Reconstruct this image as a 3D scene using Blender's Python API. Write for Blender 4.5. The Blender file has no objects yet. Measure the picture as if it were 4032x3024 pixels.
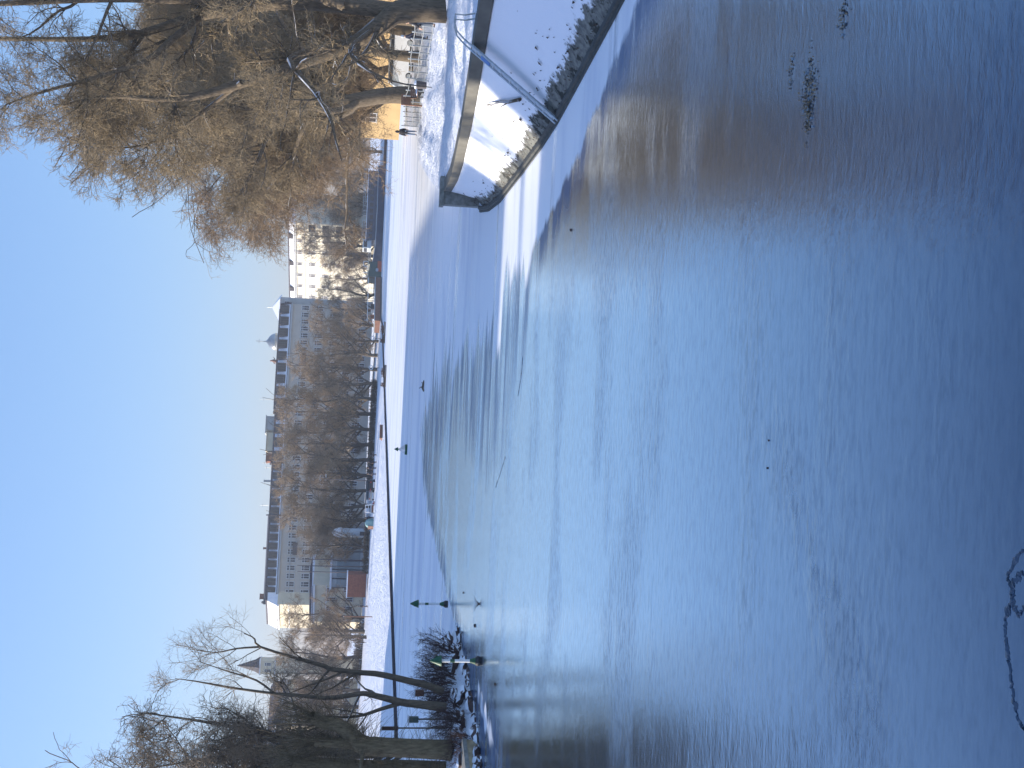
import bpy, bmesh, math, random
import numpy as np
from mathutils import Vector, Matrix
R = math.radians
C = bpy.context.scene
COL = C.collection
random.seed(5)

# ------------------------------------------------------------------ camera
FOC, HCAM = 4300.0, 5.0                     # focal length in pixels of the 4032 px long side, eye height over the ice
PITCH, ROLL = math.atan(606.0 / FOC), 0.044
_f = Vector((0, math.cos(PITCH), -math.sin(PITCH)))
_r = Vector((1, 0, 0)); _u = Vector((0, math.sin(PITCH), math.cos(PITCH)))
_I = _r * math.cos(ROLL) + _u * math.sin(ROLL)          # across the upright view
_D = _r * math.sin(ROLL) - _u * math.cos(ROLL)          # down the upright view
cam_d = bpy.data.cameras.new('camera')
cam = bpy.data.objects.new('camera', cam_d); COL.objects.link(cam)
cam_d.sensor_fit = 'HORIZONTAL'; cam_d.sensor_width = 36; cam_d.lens = FOC / 4032 * 36
cam_d.clip_start = 0.2; cam_d.clip_end = 6000
M3 = Matrix((_D, _I, -_f)).transposed()                  # the phone was held on its side
cam.matrix_world = Matrix.Translation((0, 0, HCAM)) @ M3.to_4x4()
C.camera = cam

# ------------------------------------------------------------------ light
SUN_E, SUN_A = R(16.0), R(5.0)                           # elevation; angle in front of due left
S_DIR = Vector((-math.cos(SUN_E) * math.cos(SUN_A), math.cos(SUN_E) * math.sin(SUN_A), math.sin(SUN_E)))
W = bpy.data.worlds.new('World'); C.world = W; W.use_nodes = True
nt = W.node_tree; nt.nodes.clear()
sky = nt.nodes.new('ShaderNodeTexSky'); sky.sky_type = 'NISHITA'; sky.sun_disc = False
sky.sun_elevation = SUN_E; sky.sun_rotation = math.atan2(S_DIR.x, S_DIR.y)
sky.altitude = 50; sky.air_density = 1.4; sky.dust_density = 1.0; sky.ozone_density = 10.0
bg = nt.nodes.new('ShaderNodeBackground'); bg.inputs['Strength'].default_value = 0.15
wo = nt.nodes.new('ShaderNodeOutputWorld')
gm = nt.nodes.new('ShaderNodeGamma'); gm.inputs[1].default_value = 0.7       # soften the sky's contrast as the phone did
tn = nt.nodes.new('ShaderNodeMix'); tn.data_type = 'RGBA'; tn.blend_type = 'MULTIPLY'; tn.inputs[0].default_value = 1; tn.clamp_result = False
tn.inputs[7].default_value = (2.28, 1.70, 1.68, 1)
nt.links.new(sky.outputs[0], gm.inputs[0]); nt.links.new(gm.outputs[0], tn.inputs[6]); nt.links.new(tn.outputs[2], bg.inputs[0]); nt.links.new(bg.outputs[0], wo.inputs[0])
sun_d = bpy.data.lights.new('sun', 'SUN'); sun_d.energy = 5.0; sun_d.angle = R(0.5); sun_d.color = (1, .90, .76)
sun = bpy.data.objects.new('sun', sun_d); COL.objects.link(sun)
sun.rotation_euler = S_DIR.to_track_quat('Z', 'Y').to_euler(); sun.location = (-60, 20, 60)
C.view_settings.view_transform = 'Standard'; C.view_settings.look = 'None'
C.view_settings.exposure = 0.75; C.view_settings.gamma = 1
C.cycles.max_bounces = 5; C.cycles.diffuse_bounces = 2; C.cycles.glossy_bounces = 3; C.cycles.transmission_bounces = 3
C.cycles.use_denoising = True

# ------------------------------------------------------------------ where a place in the view lies in the world
def ray(u, v): return _f * FOC + _I * (u - 1512) + _D * (v - 2016)
def P(u, v, d):
    q = ray(u, v); return Vector((0, 0, HCAM)) + q * (d / q.y)
def G(u, v, z=0.0):
    q = ray(u, v); return Vector((0, 0, HCAM)) + q * ((z - HCAM) / q.z)

# ------------------------------------------------------------------ objects
def tag(o, label=None, cat=None, group=None, kind=None):
    if label: o['label'] = label
    if cat: o['category'] = cat
    if group: o['group'] = group
    if kind: o['kind'] = kind
    return o
def thing(name, loc, label, cat, group=None, rz=0):
    o = bpy.data.objects.new(name, None); COL.objects.link(o)
    o.empty_display_size = .3; o.location = loc; o.rotation_euler.z = rz
    return tag(o, label, cat, group)
def kids(o): return [c for c in COL.objects if c.parent == o]
def copy_tree(o, parent=None, cache={}):
    c = o.copy(); COL.objects.link(c)
    if parent: c.parent = parent
    for ch in list(o.children): copy_tree(ch, c)
    return c
def origin(p):
    v = Vector((0, 0, 0))
    while p is not None: v += p.location; p = p.parent
    return v

class MB:
    def __init__(s): s.v = []; s.f = []; s.m = []; s.n = 0
    def add(s, v, f, m=0):
        o = s.n; s.v.extend([tuple(q) for q in v]); s.n += len(v)
        s.f.extend([tuple(i + o for i in q) for q in f]); s.m.extend([m] * len(f)); return s
    def box(s, c, d, rz=0, m=0, rx=0, ry=0):
        hx, hy, hz = d[0] / 2, d[1] / 2, d[2] / 2
        M = Matrix.Rotation(rz, 3, 'Z') @ Matrix.Rotation(ry, 3, 'Y') @ Matrix.Rotation(rx, 3, 'X')
        c = Vector(c)
        v = [c + M @ Vector((x, y, z)) for z in (-hz, hz) for y in (-hy, hy) for x in (-hx, hx)]
        return s.add(v, [(0, 2, 3, 1), (4, 5, 7, 6), (0, 1, 5, 4), (2, 6, 7, 3), (0, 4, 6, 2), (1, 3, 7, 5)], m)
    def tube(s, pts, rad, k=8, m=0, cap=True):
        pts = [Vector(p) for p in pts]; n = len(pts)
        if not hasattr(rad, '__len__'): rad = [rad] * n
        v = []; ref = None
        for i, p in enumerate(pts):
            t = (pts[min(i + 1, n - 1)] - pts[max(i - 1, 0)]).normalized()
            if ref is None: ref = t.orthogonal()
            a = (ref - t * ref.dot(t)); a = a.normalized() if a.length > 1e-6 else t.orthogonal(); ref = a
            b = t.cross(a)
            for j in range(k):
                q = 2 * math.pi * j / k
                v.append(p + (a * math.cos(q) + b * math.sin(q)) * rad[i])
        f = [(i * k + j, i * k + (j + 1) % k, (i + 1) * k + (j + 1) % k, (i + 1) * k + j) for i in range(n - 1) for j in range(k)]
        if cap: f += [tuple(range(k - 1, -1, -1)), tuple((n - 1) * k + j for j in range(k))]
        return s.add(v, f, m)
    def lathe(s, c, prof, k=12, m=0):
        c = Vector(c); n = len(prof); v = []
        for r, z in prof:
            for j in range(k):
                q = 2 * math.pi * j / k; v.append(c + Vector((r * math.cos(q), r * math.sin(q), z)))
        f = [(i * k + j, i * k + (j + 1) % k, (i + 1) * k + (j + 1) % k, (i + 1) * k + j) for i in range(n - 1) for j in range(k)]
        f += [tuple(range(k - 1, -1, -1)), tuple((n - 1) * k + j for j in range(k))]
        return s.add(v, f, m)
    def prism(s, poly, z0, z1, m=0):
        n = len(poly)
        v = [(x, y, z0) for x, y in poly] + [(x, y, z1) for x, y in poly]
        f = [tuple(range(n - 1, -1, -1)), tuple(range(n, 2 * n))] + [(i, (i + 1) % n, n + (i + 1) % n, n + i) for i in range(n)]
        return s.add(v, f, m)
    def extr(s, poly, a, b, m=0):
        """a flat outline (list of 3-D points) pushed from a to b (offset vectors)"""
        n = len(poly); a = Vector(a); b = Vector(b)
        v = [Vector(p) + a for p in poly] + [Vector(p) + b for p in poly]
        f = [tuple(range(n - 1, -1, -1)), tuple(range(n, 2 * n))] + [(i, (i + 1) % n, n + (i + 1) % n, n + i) for i in range(n)]
        return s.add(v, f, m)
    def build(s, name, mats, parent=None, smooth=False, local=False):
        if not isinstance(mats, (list, tuple)): mats = [mats]
        me = bpy.data.meshes.new(name)
        o0 = Vector((0, 0, 0)) if (parent is None or local) else origin(parent)
        me.from_pydata([(x - o0.x, y - o0.y, z - o0.z) for x, y, z in s.v], [], s.f)
        for q in mats: me.materials.append(q)
        me.polygons.foreach_set('material_index', s.m)
        if smooth: me.polygons.foreach_set('use_smooth', [True] * len(s.f))
        bm = bmesh.new(); bm.from_mesh(me); bmesh.ops.recalc_face_normals(bm, faces=bm.faces); bm.to_mesh(me); bm.free()
        me.update()
        o = bpy.data.objects.new(name, me); COL.objects.link(o)
        if parent: o.parent = parent
        return o

def grid_mesh(name, X, Y, Z, mat, attrs=None, smooth=True):
    """X,Y,Z: (n,m) arrays"""
    n, m = X.shape
    me = bpy.data.meshes.new(name)
    co = np.stack([X, Y, Z], -1).reshape(-1, 3).astype(np.float32)
    i = np.arange(n - 1)[:, None] * m + np.arange(m - 1)[None, :]
    q = np.stack([i, i + 1, i + m + 1, i + m], -1).reshape(-1, 4)
    a = co[q[0]]; 
    nz = np.cross(co[q[:, 1]] - co[q[:, 0]], co[q[:, 3]] - co[q[:, 0]])[:, 2].sum()
    if nz < 0: q = q[:, ::-1]
    fill(me, co, q)
    if attrs:
        for k, a in attrs.items():
            at = me.attributes.new(k, 'FLOAT', 'POINT'); at.data.foreach_set('value', a.reshape(-1).astype(np.float32))
    if smooth: me.polygons.foreach_set('use_smooth', np.ones(len(q), bool))
    me.materials.append(mat)
    o = bpy.data.objects.new(name, me); COL.objects.link(o); return o
def fill(me, co, q):
    me.vertices.add(len(co)); me.vertices.foreach_set('co', np.ascontiguousarray(co, np.float32).reshape(-1))
    me.loops.add(q.size); me.loops.foreach_set('vertex_index', np.ascontiguousarray(q, np.int32).reshape(-1))
    me.polygons.add(len(q)); me.polygons.foreach_set('loop_start', np.arange(len(q), dtype=np.int32) * q.shape[1])
    me.update(calc_edges=True)

def vnoise(x, y, seed=0):
    rs = np.random.RandomState(seed); T = rs.rand(256, 256)
    xi = np.floor(x).astype(int); yi = np.floor(y).astype(int); fx = x - xi; fy = y - yi
    fx = fx * fx * (3 - 2 * fx); fy = fy * fy * (3 - 2 * fy)
    g = lambda a, b: T[a & 255, b & 255]
    return (g(xi, yi) * (1 - fx) + g(xi + 1, yi) * fx) * (1 - fy) + (g(xi, yi + 1) * (1 - fx) + g(xi + 1, yi + 1) * fx) * fy
def fnoise(x, y, o=4, seed=0):
    t = 0; a = .5
    for k in range(o): t = t + a * (vnoise(x * 2 ** k + 17 * k, y * 2 ** k + 31 * k, seed + k) - .5); a *= .5
    return t

# ------------------------------------------------------------------ materials
def new_mat(name):
    m = bpy.data.materials.new(name); m.use_nodes = True
    n = m.node_tree; b = n.nodes['Principled BSDF']; return m, n, b
def N(n, t, **k):
    q = n.nodes.new(t)
    for a, b in k.items(): setattr(q, a, b)
    return q
def tex(n, scale=(1, 1, 1), kind='Object'):
    tc = N(n, 'ShaderNodeTexCoord'); mp = N(n, 'ShaderNodeMapping'); mp.inputs['Scale'].default_value = scale
    n.links.new(tc.outputs[kind], mp.inputs['Vector']); return mp.outputs[0]
def noise(n, vec, scale, detail=4, rough=.55):
    q = N(n, 'ShaderNodeTexNoise'); q.inputs['Scale'].default_value = scale; q.inputs['Detail'].default_value = detail
    q.inputs['Roughness'].default_value = rough; n.links.new(vec, q.inputs['Vector']); return q.outputs['Fac']
def ramp(n, fac, stops):
    q = N(n, 'ShaderNodeValToRGB'); n.links.new(fac, q.inputs[0]); e = q.color_ramp.elements
    while len(e) < len(stops): e.new(.5)
    for i, (p, c) in enumerate(stops):
        e[i].position = p; e[i].color = (c, c, c, 1) if not hasattr(c, '__len__') else (*c, 1)
    return q.outputs[0]
def math_(n, op, a, b=None, clamp=False):
    q = N(n, 'ShaderNodeMath', operation=op, use_clamp=clamp)
    for i, x in enumerate((a, b)):
        if x is None: continue
        if isinstance(x, (int, float)): q.inputs[i].default_value = x
        else: n.links.new(x, q.inputs[i])
    return q.outputs[0]
def bump(n, b, h, strength, dist=.05):
    q = N(n, 'ShaderNodeBump'); q.inputs['Strength'].default_value = strength; q.inputs['Distance'].default_value = dist
    n.links.new(h, q.inputs['Height']); n.links.new(q.outputs[0], b.inputs['Normal'])
def mix_rgb(n, fac, a, b):
    q = N(n, 'ShaderNodeMix', data_type='RGBA')
    if isinstance(fac, float): q.inputs[0].default_value = fac
    else: n.links.new(fac, q.inputs[0])
    for i, x in ((6, a), (7, b)):
        if hasattr(x, 'node'): n.links.new(x, q.inputs[i])
        else: q.inputs[i].default_value = (*x, 1)
    return q.outputs[2]
def simple(name, col, rough=.6, var=.15, scale=8, metal=0, bmp=0):
    m, n, b = new_mat(name)
    f = noise(n, tex(n), scale)
    lo = tuple(c * (1 - var) for c in col); hi = tuple(min(1, c * (1 + var)) for c in col)
    n.links.new(ramp(n, f, [(.3, lo), (.7, hi)]), b.inputs['Base Color'])
    b.inputs['Roughness'].default_value = rough; b.inputs['Metallic'].default_value = metal
    if bmp: bump(n, b, f, bmp, .02)
    return m
def snow_mat(name, scale=1.0, strength=.5, dirt=0.0, aniso=(1, 1, 1), dist=.12):
    m, n, b = new_mat(name)
    v = tex(n, aniso)
    f1 = noise(n, v, 1.2 * scale, 6, .6); f2 = noise(n, v, 7 * scale, 5, .6)
    h = math_(n, 'ADD', f1, math_(n, 'MULTIPLY', f2, .4))
    col = ramp(n, f1, [(.3, (.74, .78, .86)), (.6, (.85, .87, .91))])
    if dirt:
        sp = ramp(n, noise(n, v, 16 * scale, 3, .7), [(.60, 0), (.66, dirt)])
        col = mix_rgb(n, sp, col, (.09, .065, .045))
    n.links.new(col, b.inputs['Base Color'])
    b.inputs['Roughness'].default_value = .55; b.inputs['Specular IOR Level'].default_value = .25
    bump(n, b, h, strength, dist); return m
def bark_mat(name, c1, c2, snow=.0, scale=1):
    m, n, b = new_mat(name)
    v = tex(n, (6 * scale, 6 * scale, 1.2 * scale)); f = noise(n, v, 2.2, 6, .65)
    col = ramp(n, f, [(.3, c1), (.68, c2)])
    if snow:
        g = N(n, 'ShaderNodeNewGeometry'); sx = N(n, 'ShaderNodeSeparateXYZ'); n.links.new(g.outputs['Normal'], sx.inputs[0])
        q = noise(n, tex(n), .9, 3)
        k = math_(n, 'MULTIPLY', ramp(n, sx.outputs[2], [(.62, 0), (.8, 1)]), ramp(n, q, [(.5, 0), (.56, snow)]))
        col = mix_rgb(n, k, col, (.8, .83, .88))
    n.links.new(col, b.inputs['Base Color']); b.inputs['Roughness'].default_value = .85
    b.inputs['Specular IOR Level'].default_value = .2
    bump(n, b, f, .7, .04); return m
M = {}
M['snow'] = snow_mat('snow', .8, .5)
M['snow_trod'] = snow_mat('trodden_snow', 1.5, 1.0, .55, (1, .8, 1), .22)
M['snow_slope'] = None
M['roof_snow'] = snow_mat('roof_snow', .5, .3)
M['bark_r'] = bark_mat('bark_brown', (.06, .048, .034), (.19, .15, .105), .9)
M['twig_r'] = bark_mat('twig_brown', (.15, .115, .07), (.38, .30, .19))
M['twig_r2'] = bark_mat('twig_ruddy', (.155, .11, .07), (.38, .28, .18))
M['bark_l'] = bark_mat('bark_dark', (.07, .055, .04), (.19, .15, .105), .5)
M['twig_l'] = bark_mat('twig_dark', (.18, .14, .10), (.40, .31, .21))
M['willow'] = bark_mat('willow_bark', (.09, .068, .04), (.25, .195, .115), .0)
M['shrub'] = bark_mat('shrub_twig', (.05, .03, .028), (.12, .075, .06))
M['bark_f'] = bark_mat('bark_far', (.07, .06, .05), (.16, .13, .10), .8)
M['twig_f'] = bark_mat('twig_far', (.19, .135, .085), (.50, .36, .225))
M['twig_f2'] = bark_mat('twig_far_grey', (.15, .115, .08), (.38, .29, .20))
M['stone'] = simple('grey_stone', (.23, .225, .2), .8, .35, 5, bmp=.4)
M['dark_stone'] = simple('dark_stone', (.08, .055, .05), .8, .4, 6, bmp=.5)
M['black'] = simple('black_paint', (.015, .016, .018), .4)
M['dark'] = simple('dark_cloth', (.02, .02, .028), .8)
M['navy'] = simple('navy_cloth', (.02, .025, .05), .8)
M['jeans'] = simple('jeans', (.12, .17, .26), .85)
M['grey_cloth'] = simple('grey_cloth', (.10, .12, .15), .85)
M['brown_cloth'] = simple('brown_cloth', (.10, .06, .05), .85)
M['red_cloth'] = simple('red_cloth', (.45, .05, .04), .7)
M['teal_cloth'] = simple('teal_cloth', (.20, .34, .35), .7)
M['skin'] = simple('skin', (.55, .34, .25), .55)
M['hair'] = simple('hair', (.03, .02, .015), .6)
M['white'] = simple('white_paint', (.75, .76, .76), .45, .06)
M['steel'] = simple('galvanised_steel', (.42, .44, .44), .45, .2, 20, .6)
M['green'] = simple('green_paint', (.008, .085, .035), .45, .15)
M['wood'] = simple('brown_wood', (.20, .10, .06), .7, .3, 12)
M['rust'] = simple('rusty_steel', (.22, .10, .065), .7, .4, 3)
M['orange'] = simple('orange_paint', (.55, .12, .06), .5, .2)
M['dull_green'] = simple('dull_green_paint', (.09, .13, .11), .6, .2)
M['glass'] = simple('dark_glass', (.03, .035, .045), .08, .3, 1)
M['plaster'] = simple('beige_plaster', (.50, .45, .38), .9, .08, .5)
M['cream'] = simple('cream_plaster', (.66, .58, .42), .9, .08, .5)
M['yellow'] = simple('yellow_plaster', (.72, .67, .54), .9, .07, .5)
M['ochre'] = simple('ochre_plaster', (.52, .36, .17), .9, .1, .6)
M['grey_wall'] = simple('grey_plaster', (.42, .43, .42), .9, .1, .5)
M['roof'] = simple('dark_roof_tiles', (.062, .056, .07), .8, .3, 2)
M['slate'] = simple('slate', (.07, .06, .065), .7, .25, 2)
M['copper'] = simple('dome_metal', (.38, .40, .40), .35, .25, .6, .7)
M['brick'] = simple('red_brick', (.22, .09, .06), .9, .3, 3)
M['hull'] = simple('dark_blue_hull', (.03, .05, .09), .4, .2, 1)
M['stain_white'] = simple('pale_weathered_paint', (.45, .50, .54), .5, .2, 9)
M['blue'] = simple('blue_paint', (.05, .16, .45), .5)
M['leaf'] = simple('dead_leaf', (.06, .04, .025), .9, .4, 20)
M['pale_ice'] = simple('pale_ice', (.22, .28, .34), .25, .2, 10)
# ================================================================== the ground, the canal, the banks
ip = np.interp
def mat_ice():
    m, n, b = new_mat('canal_ice')
    out = n.nodes['Material Output']
    v = tex(n)
    # ice: a dark clear sheet, mirror-like at a shallow angle, with frosted patches and fine wind ripples frozen in
    va = tex(n, (.36, 1, 1))
    big = noise(n, v, .16, 4, .6)
    wav = noise(n, va, 1.7, 6, .68)
    fine = noise(n, va, 9.0, 4, .65)
    frost = N(n, 'ShaderNodeAttribute', attribute_name='frost').outputs['Fac']
    patch = math_(n, 'ADD', ramp(n, noise(n, va, .35, 5, .62), [(.50, 0), (.62, 1)]), math_(n, 'MULTIPLY', frost, ramp(n, noise(n, va, .9, 5, .7), [(.40, 0), (.52, 1.6)])))
    n.links.new(ramp(n, big, [(.3, (.018, .042, .092)), (.7, (.030, .064, .125))]), b.inputs['Base Color'])
    b.inputs['Roughness'].default_value = .9; b.inputs['Specular IOR Level'].default_value = 0
    streak = ramp(n, wav, [(.47, 0), (.58, 1)])
    grain = noise(n, va, 26.0, 3, .6)
    h = math_(n, 'ADD', math_(n, 'MULTIPLY', wav, .20), math_(n, 'MULTIPLY', fine, math_(n, 'ADD', math_(n, 'MULTIPLY', patch, .6), .42)))
    h = math_(n, 'ADD', h, math_(n, 'MULTIPLY', grain, math_(n, 'ADD', math_(n, 'MULTIPLY', patch, .16), .12)))
    h = math_(n, 'ADD', h, math_(n, 'MULTIPLY', streak, .07))
    gl = N(n, 'ShaderNodeBsdfGlossy'); gl.inputs['Color'].default_value = (.88, .96, 1, 1)
    n.links.new(math_(n, 'ADD', math_(n, 'MULTIPLY', patch, .08), .15), gl.inputs['Roughness'])
    bump(n, gl, h, .24, .05)
    speck = ramp(n, noise(n, tex(n, (.30, 1, 1)), 11.0, 5, .68), [(.46, 0), (.64, 1)])      # grains of rime on the clear ice
    lw = N(n, 'ShaderNodeLayerWeight'); lw.inputs['Blend'].default_value = .5        # reflection grows towards grazing angles
    mr = N(n, 'ShaderNodeMapRange'); n.links.new(lw.outputs['Facing'], mr.inputs[0])
    for i, q in enumerate((.37, .85, .06, 1.0)): mr.inputs[i + 1].default_value = q
    im = N(n, 'ShaderNodeMixShader'); n.links.new(math_(n, 'MULTIPLY', mr.outputs[0], math_(n, 'SUBTRACT', 1.0, math_(n, 'MULTIPLY', speck, math_(n, 'ADD', math_(n, 'MULTIPLY', patch, .14), .13)))), im.inputs[0]); n.links.new(b.outputs[0], im.inputs[1]); n.links.new(gl.outputs[0], im.inputs[2])
    # snow lying on the ice
    s = N(n, 'ShaderNodeBsdfPrincipled'); s.inputs['Roughness'].default_value = .6; s.inputs['Specular IOR Level'].default_value = .2
    f1 = noise(n, tex(n, (.25, 1, 1)), .22, 5, .62); 
    n.links.new(ramp(n, f1, [(.34, (.66, .70, .78)), (.52, (.88, .90, .92))]), s.inputs['Base Color'])
    bump(n, s, noise(n, va, 5, 5), .25, .03)
    at = N(n, 'ShaderNodeAttribute', attribute_name='snow'); am = N(n, 'ShaderNodeAttribute', attribute_name='feather')
    nz = noise(n, tex(n, (.10, 1, 1)), .85, 7, .62)
    nb = noise(n, tex(n, (.5, 1, 1)), .16, 3, .5)
    nn = math_(n, 'ADD', math_(n, 'SUBTRACT', nz, .5), math_(n, 'MULTIPLY', math_(n, 'SUBTRACT', nb, .5), .9))
    k = math_(n, 'ADD', at.outputs['Fac'], math_(n, 'MULTIPLY', nn, math_(n, 'MULTIPLY', am.outputs['Fac'], 4.2)))
    k0 = k
    w = math_(n, 'ADD', math_(n, 'MULTIPLY', am.outputs['Fac'], .35), .10)
    q = math_(n, 'DIVIDE', k, w)
    k = math_(n, 'ADD', q, .5, True)
    # a fringe of dark wet slush between the snow and the bare ice
    sl = N(n, 'ShaderNodeBsdfPrincipled'); sl.inputs['Roughness'].default_value = .45; sl.inputs['Base Color'].default_value = (.07, .125, .23, 1); sl.inputs['Specular IOR Level'].default_value = .3
    sf = ramp(n, math_(n, 'ADD', math_(n, 'MULTIPLY', math_(n, 'DIVIDE', k0, math_(n, 'ADD', math_(n, 'MULTIPLY', am.outputs['Fac'], 1.5), .3)), .25), .55), [(.12, 0), (.42, .85), (.62, .8), (.80, 0)])
    sf = math_(n, 'MULTIPLY', sf, ramp(n, noise(n, tex(n, (.07, .8, 1)), 1.0, 6, .65), [(.42, .05), (.56, 1)]))
    sm = N(n, 'ShaderNodeMixShader'); n.links.new(sf, sm.inputs[0]); n.links.new(im.outputs[0], sm.inputs[1]); n.links.new(sl.outputs[0], sm.inputs[2])
    # thin lines of bare ice blown free of snow, far out
    ln = ramp(n, noise(n, tex(n, (.010, .42, 1)), 1.0, 6, .72), [(.57, 1), (.64, .12)])
    k = math_(n, 'MULTIPLY', k, ln)
    mx = N(n, 'ShaderNodeMixShader'); n.links.new(k, mx.inputs[0]); n.links.new(sm.outputs[0], mx.inputs[1]); n.links.new(s.outputs[0], mx.inputs[2])
    n.links.new(mx.outputs[0], out.inputs[0]); return m

OPEN = np.array([(9.2, 14), (7.3, 20.8), (6.3, 23.6), (5.3, 26.8), (4.3, 31), (2.6, 34), (3.2, 38), (1.6, 42), (2.2, 48), (1.2, 54), (1.6, 62), (-.5, 70), (-1.5, 78),
                 (-4, 84.6), (-7.4, 78.7), (-9.1, 68.2), (-10.7, 58.9), (-11.4, 50), (-11.8, 46), (-13.5, 40), (-16, 30), (-25, 10), (-30, -8), (10.5, -8)], float)
def sdist(X, Y, poly):
    d = np.full(X.shape, 1e9); ins = np.zeros(X.shape, bool); n = len(poly)
    for i in range(n):
        ax, ay = poly[i]; bx, by = poly[(i + 1) % n]
        dx, dy = bx - ax, by - ay
        t = np.clip(((X - ax) * dx + (Y - ay) * dy) / (dx * dx + dy * dy), 0, 1)
        d = np.minimum(d, np.hypot(X - ax - t * dx, Y - ay - t * dy))
        c = ((ay > Y) != (by > Y)) & (X < (bx - ax) * (Y - ay) / (by - ay + 1e-12) + ax)
        ins ^= c
    return np.where(ins, -d, d)
xs = np.concatenate([np.linspace(-230, -45, 8)[:-1], np.arange(-45, -8, .5), np.arange(-8, 10, .25), np.arange(10, 45, .5), np.linspace(45, 230, 8)])
ys = np.concatenate([np.linspace(-60, 2, 6)[:-1], np.arange(2, 50, .25), np.arange(50, 132, .5), np.linspace(132, 300, 14)])
Y, X = np.meshgrid(ys, xs, indexing='ij')
sd = sdist(X, Y, OPEN)
feather = .30 + 2.2 * np.clip((Y - 31) / 6, 0, 1) * np.clip((8.5 - X) / 4, 0, 1) * np.clip((X + 8) / 6, 0, 1) + .8 * np.clip((Y - 55) / 20, 0, 1)
# snow patches out on the ice beside the embankment and a drifted strip by the island
sd = np.maximum(sd, .35 - np.hypot((X + 12.7 + (Y - 39) * .02 - .0) / 1.0 - .55 - (Y - 36) * .10, (Y - 38.6) / 7) * 1.0)
FR = [(G(3024 - y, x).x, G(3024 - y, x).y) for x, y in ((3060, 1730), (3130, 1990), (3200, 2200), (3250, 2400), (3330, 2620), (3420, 2800))]
fd = np.full(X.shape, 1e9)
for (ax, ay), (bx, by) in zip(FR[:-1], FR[1:]):
    t = np.clip(((X - ax) * (bx - ax) + (Y - ay) * (by - ay)) / ((bx - ax) ** 2 + (by - ay) ** 2), 0, 1); fd = np.minimum(fd, np.hypot(X - ax - t * (bx - ax), Y - ay - t * (by - ay)))
frost = np.exp(-(fd / .55) ** 2)
ice = tag(grid_mesh('canal_ice', X, Y, np.zeros_like(X), mat_ice(), {'snow': sd, 'feather': feather, 'frost': frost}), kind='structure')

b_ = MB(); b_.add([(-4000, -4000, -.6), (4000, -4000, -.6), (4000, 4000, -.6), (-4000, 4000, -.6)], [(0, 1, 2, 3)])
tag(b_.build('ground', M['snow']), kind='structure')

# ---------------- right bank
YB = [-20, 5, 10, 20, 27.4, 31.4, 35.4, 40.4, 44, 48.4, 50, 56, 66, 83, 102, 118, 128, 136]
XB = [25, 15.5, 13.6, 11.0, 9.6, 8.75, 8.4, 8.15, 8.2, 8.5, 8.7, 9.9, 12.3, 16.6, 25.6, 45, 80, 130]
YZ = [-20, 10, 27.4, 31.4, 35.4, 40.4, 44, 48.4, 66, 83, 102, 130]
ZB = [3, 2.6, 2.4, 2.24, 2.05, 1.85, 1.72, 1.62, 1.42, 1.2, 1.0, .9]
xb = lambda y: ip(y, YB, XB); zb = lambda y: ip(y, YZ, ZB)
def bank_z(x, y, rough=True):
    x = np.asarray(x, float); y = np.asarray(y, float)
    o = x - xb(y)
    z = zb(y) - .02
    if rough:
        e = np.clip(o / .8, 0, 1)
        z = z + e * (.36 * fnoise(x * .7, y * .45, 4, 3) + .26 * fnoise(x * 2.6, y * 1.9, 3, 9))
        for c, w, h in ((1.2, .22, .05), (2.6, .35, -.09), (3.3, .3, -.07), (4.6, .5, .07), (6.2, .35, -.06)):
            z = z + e * h * np.exp(-((o - c - .35 * fnoise(y * .12 + c, y * 0, 2, 5)) / w) ** 2)
    return z
ry = np.concatenate([np.linspace(-20, 20, 10)[:-1], np.arange(20, 104, .3), np.arange(104, 136.1, 1)])
ro = np.concatenate([np.arange(0, 14, .28), np.linspace(14, 60, 24), [90, 160]])
Yg, Og = np.meshgrid(ry, ro, indexing='ij'); Xg = xb(Yg) + Og
bank = tag(grid_mesh('right_bank', Xg, Yg, bank_z(Xg, Yg), M['snow_trod']), kind='structure')
# its far edge going down to the ice
ry2 = np.concatenate([np.arange(48.5, 104, .5), np.arange(104, 136.1, 1)])
T = np.linspace(0, 1, 5)[None, :]
Yk = np.repeat(ry2[:, None], 5, 1); Xk = xb(Yk) - .9 * T + .15 * fnoise(Yk, T * 3, 2, 4) * T; Zk = bank_z(xb(Yk), Yk, False) * (1 - T) - .35 * T
tag(grid_mesh('bank_edge', Xk, Yk, Zk, M['snow']), kind='structure')
# sloping embankment, snow over concrete, bare at the foot
m, n, b = new_mat('embankment')
g = N(n, 'ShaderNodeNewGeometry'); sx = N(n, 'ShaderNodeSeparateXYZ'); n.links.new(g.outputs['Position'], sx.inputs[0])
nz = noise(n, tex(n, (1.3, 1.3, .8)), 2.1, 7, .75); nq = noise(n, tex(n), .35, 3)
z = math_(n, 'ADD', sx.outputs[2], math_(n, 'MULTIPLY', math_(n, 'SUBTRACT', nz, .5), .85))
z = math_(n, 'ADD', z, math_(n, 'MULTIPLY', math_(n, 'SUBTRACT', nq, .5), .5))
k = ramp(n, z, [(.33, 0), (.40, 1)])
cs = mix_rgb(n, ramp(n, noise(n, tex(n), 5, 5, .7), [(.42, 0), (.6, 1)]), (.22, .22, .19), (.11, .11, .10))
cs = mix_rgb(n, ramp(n, noise(n, tex(n), 2.2, 5, .7), [(.52, 0), (.57, 1)]), cs, (.035, .035, .028))
n.links.new(mix_rgb(n, k, cs, (.85, .87, .91)), b.inputs['Base Color']); b.inputs['Roughness'].default_value = .7; b.inputs['Specular IOR Level'].default_value = .2
bump(n, b, math_(n, 'ADD', noise(n, tex(n), 3, 6), math_(n, 'MULTIPLY', k, .5)), .35, .06); M['embankment'] = m
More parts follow.
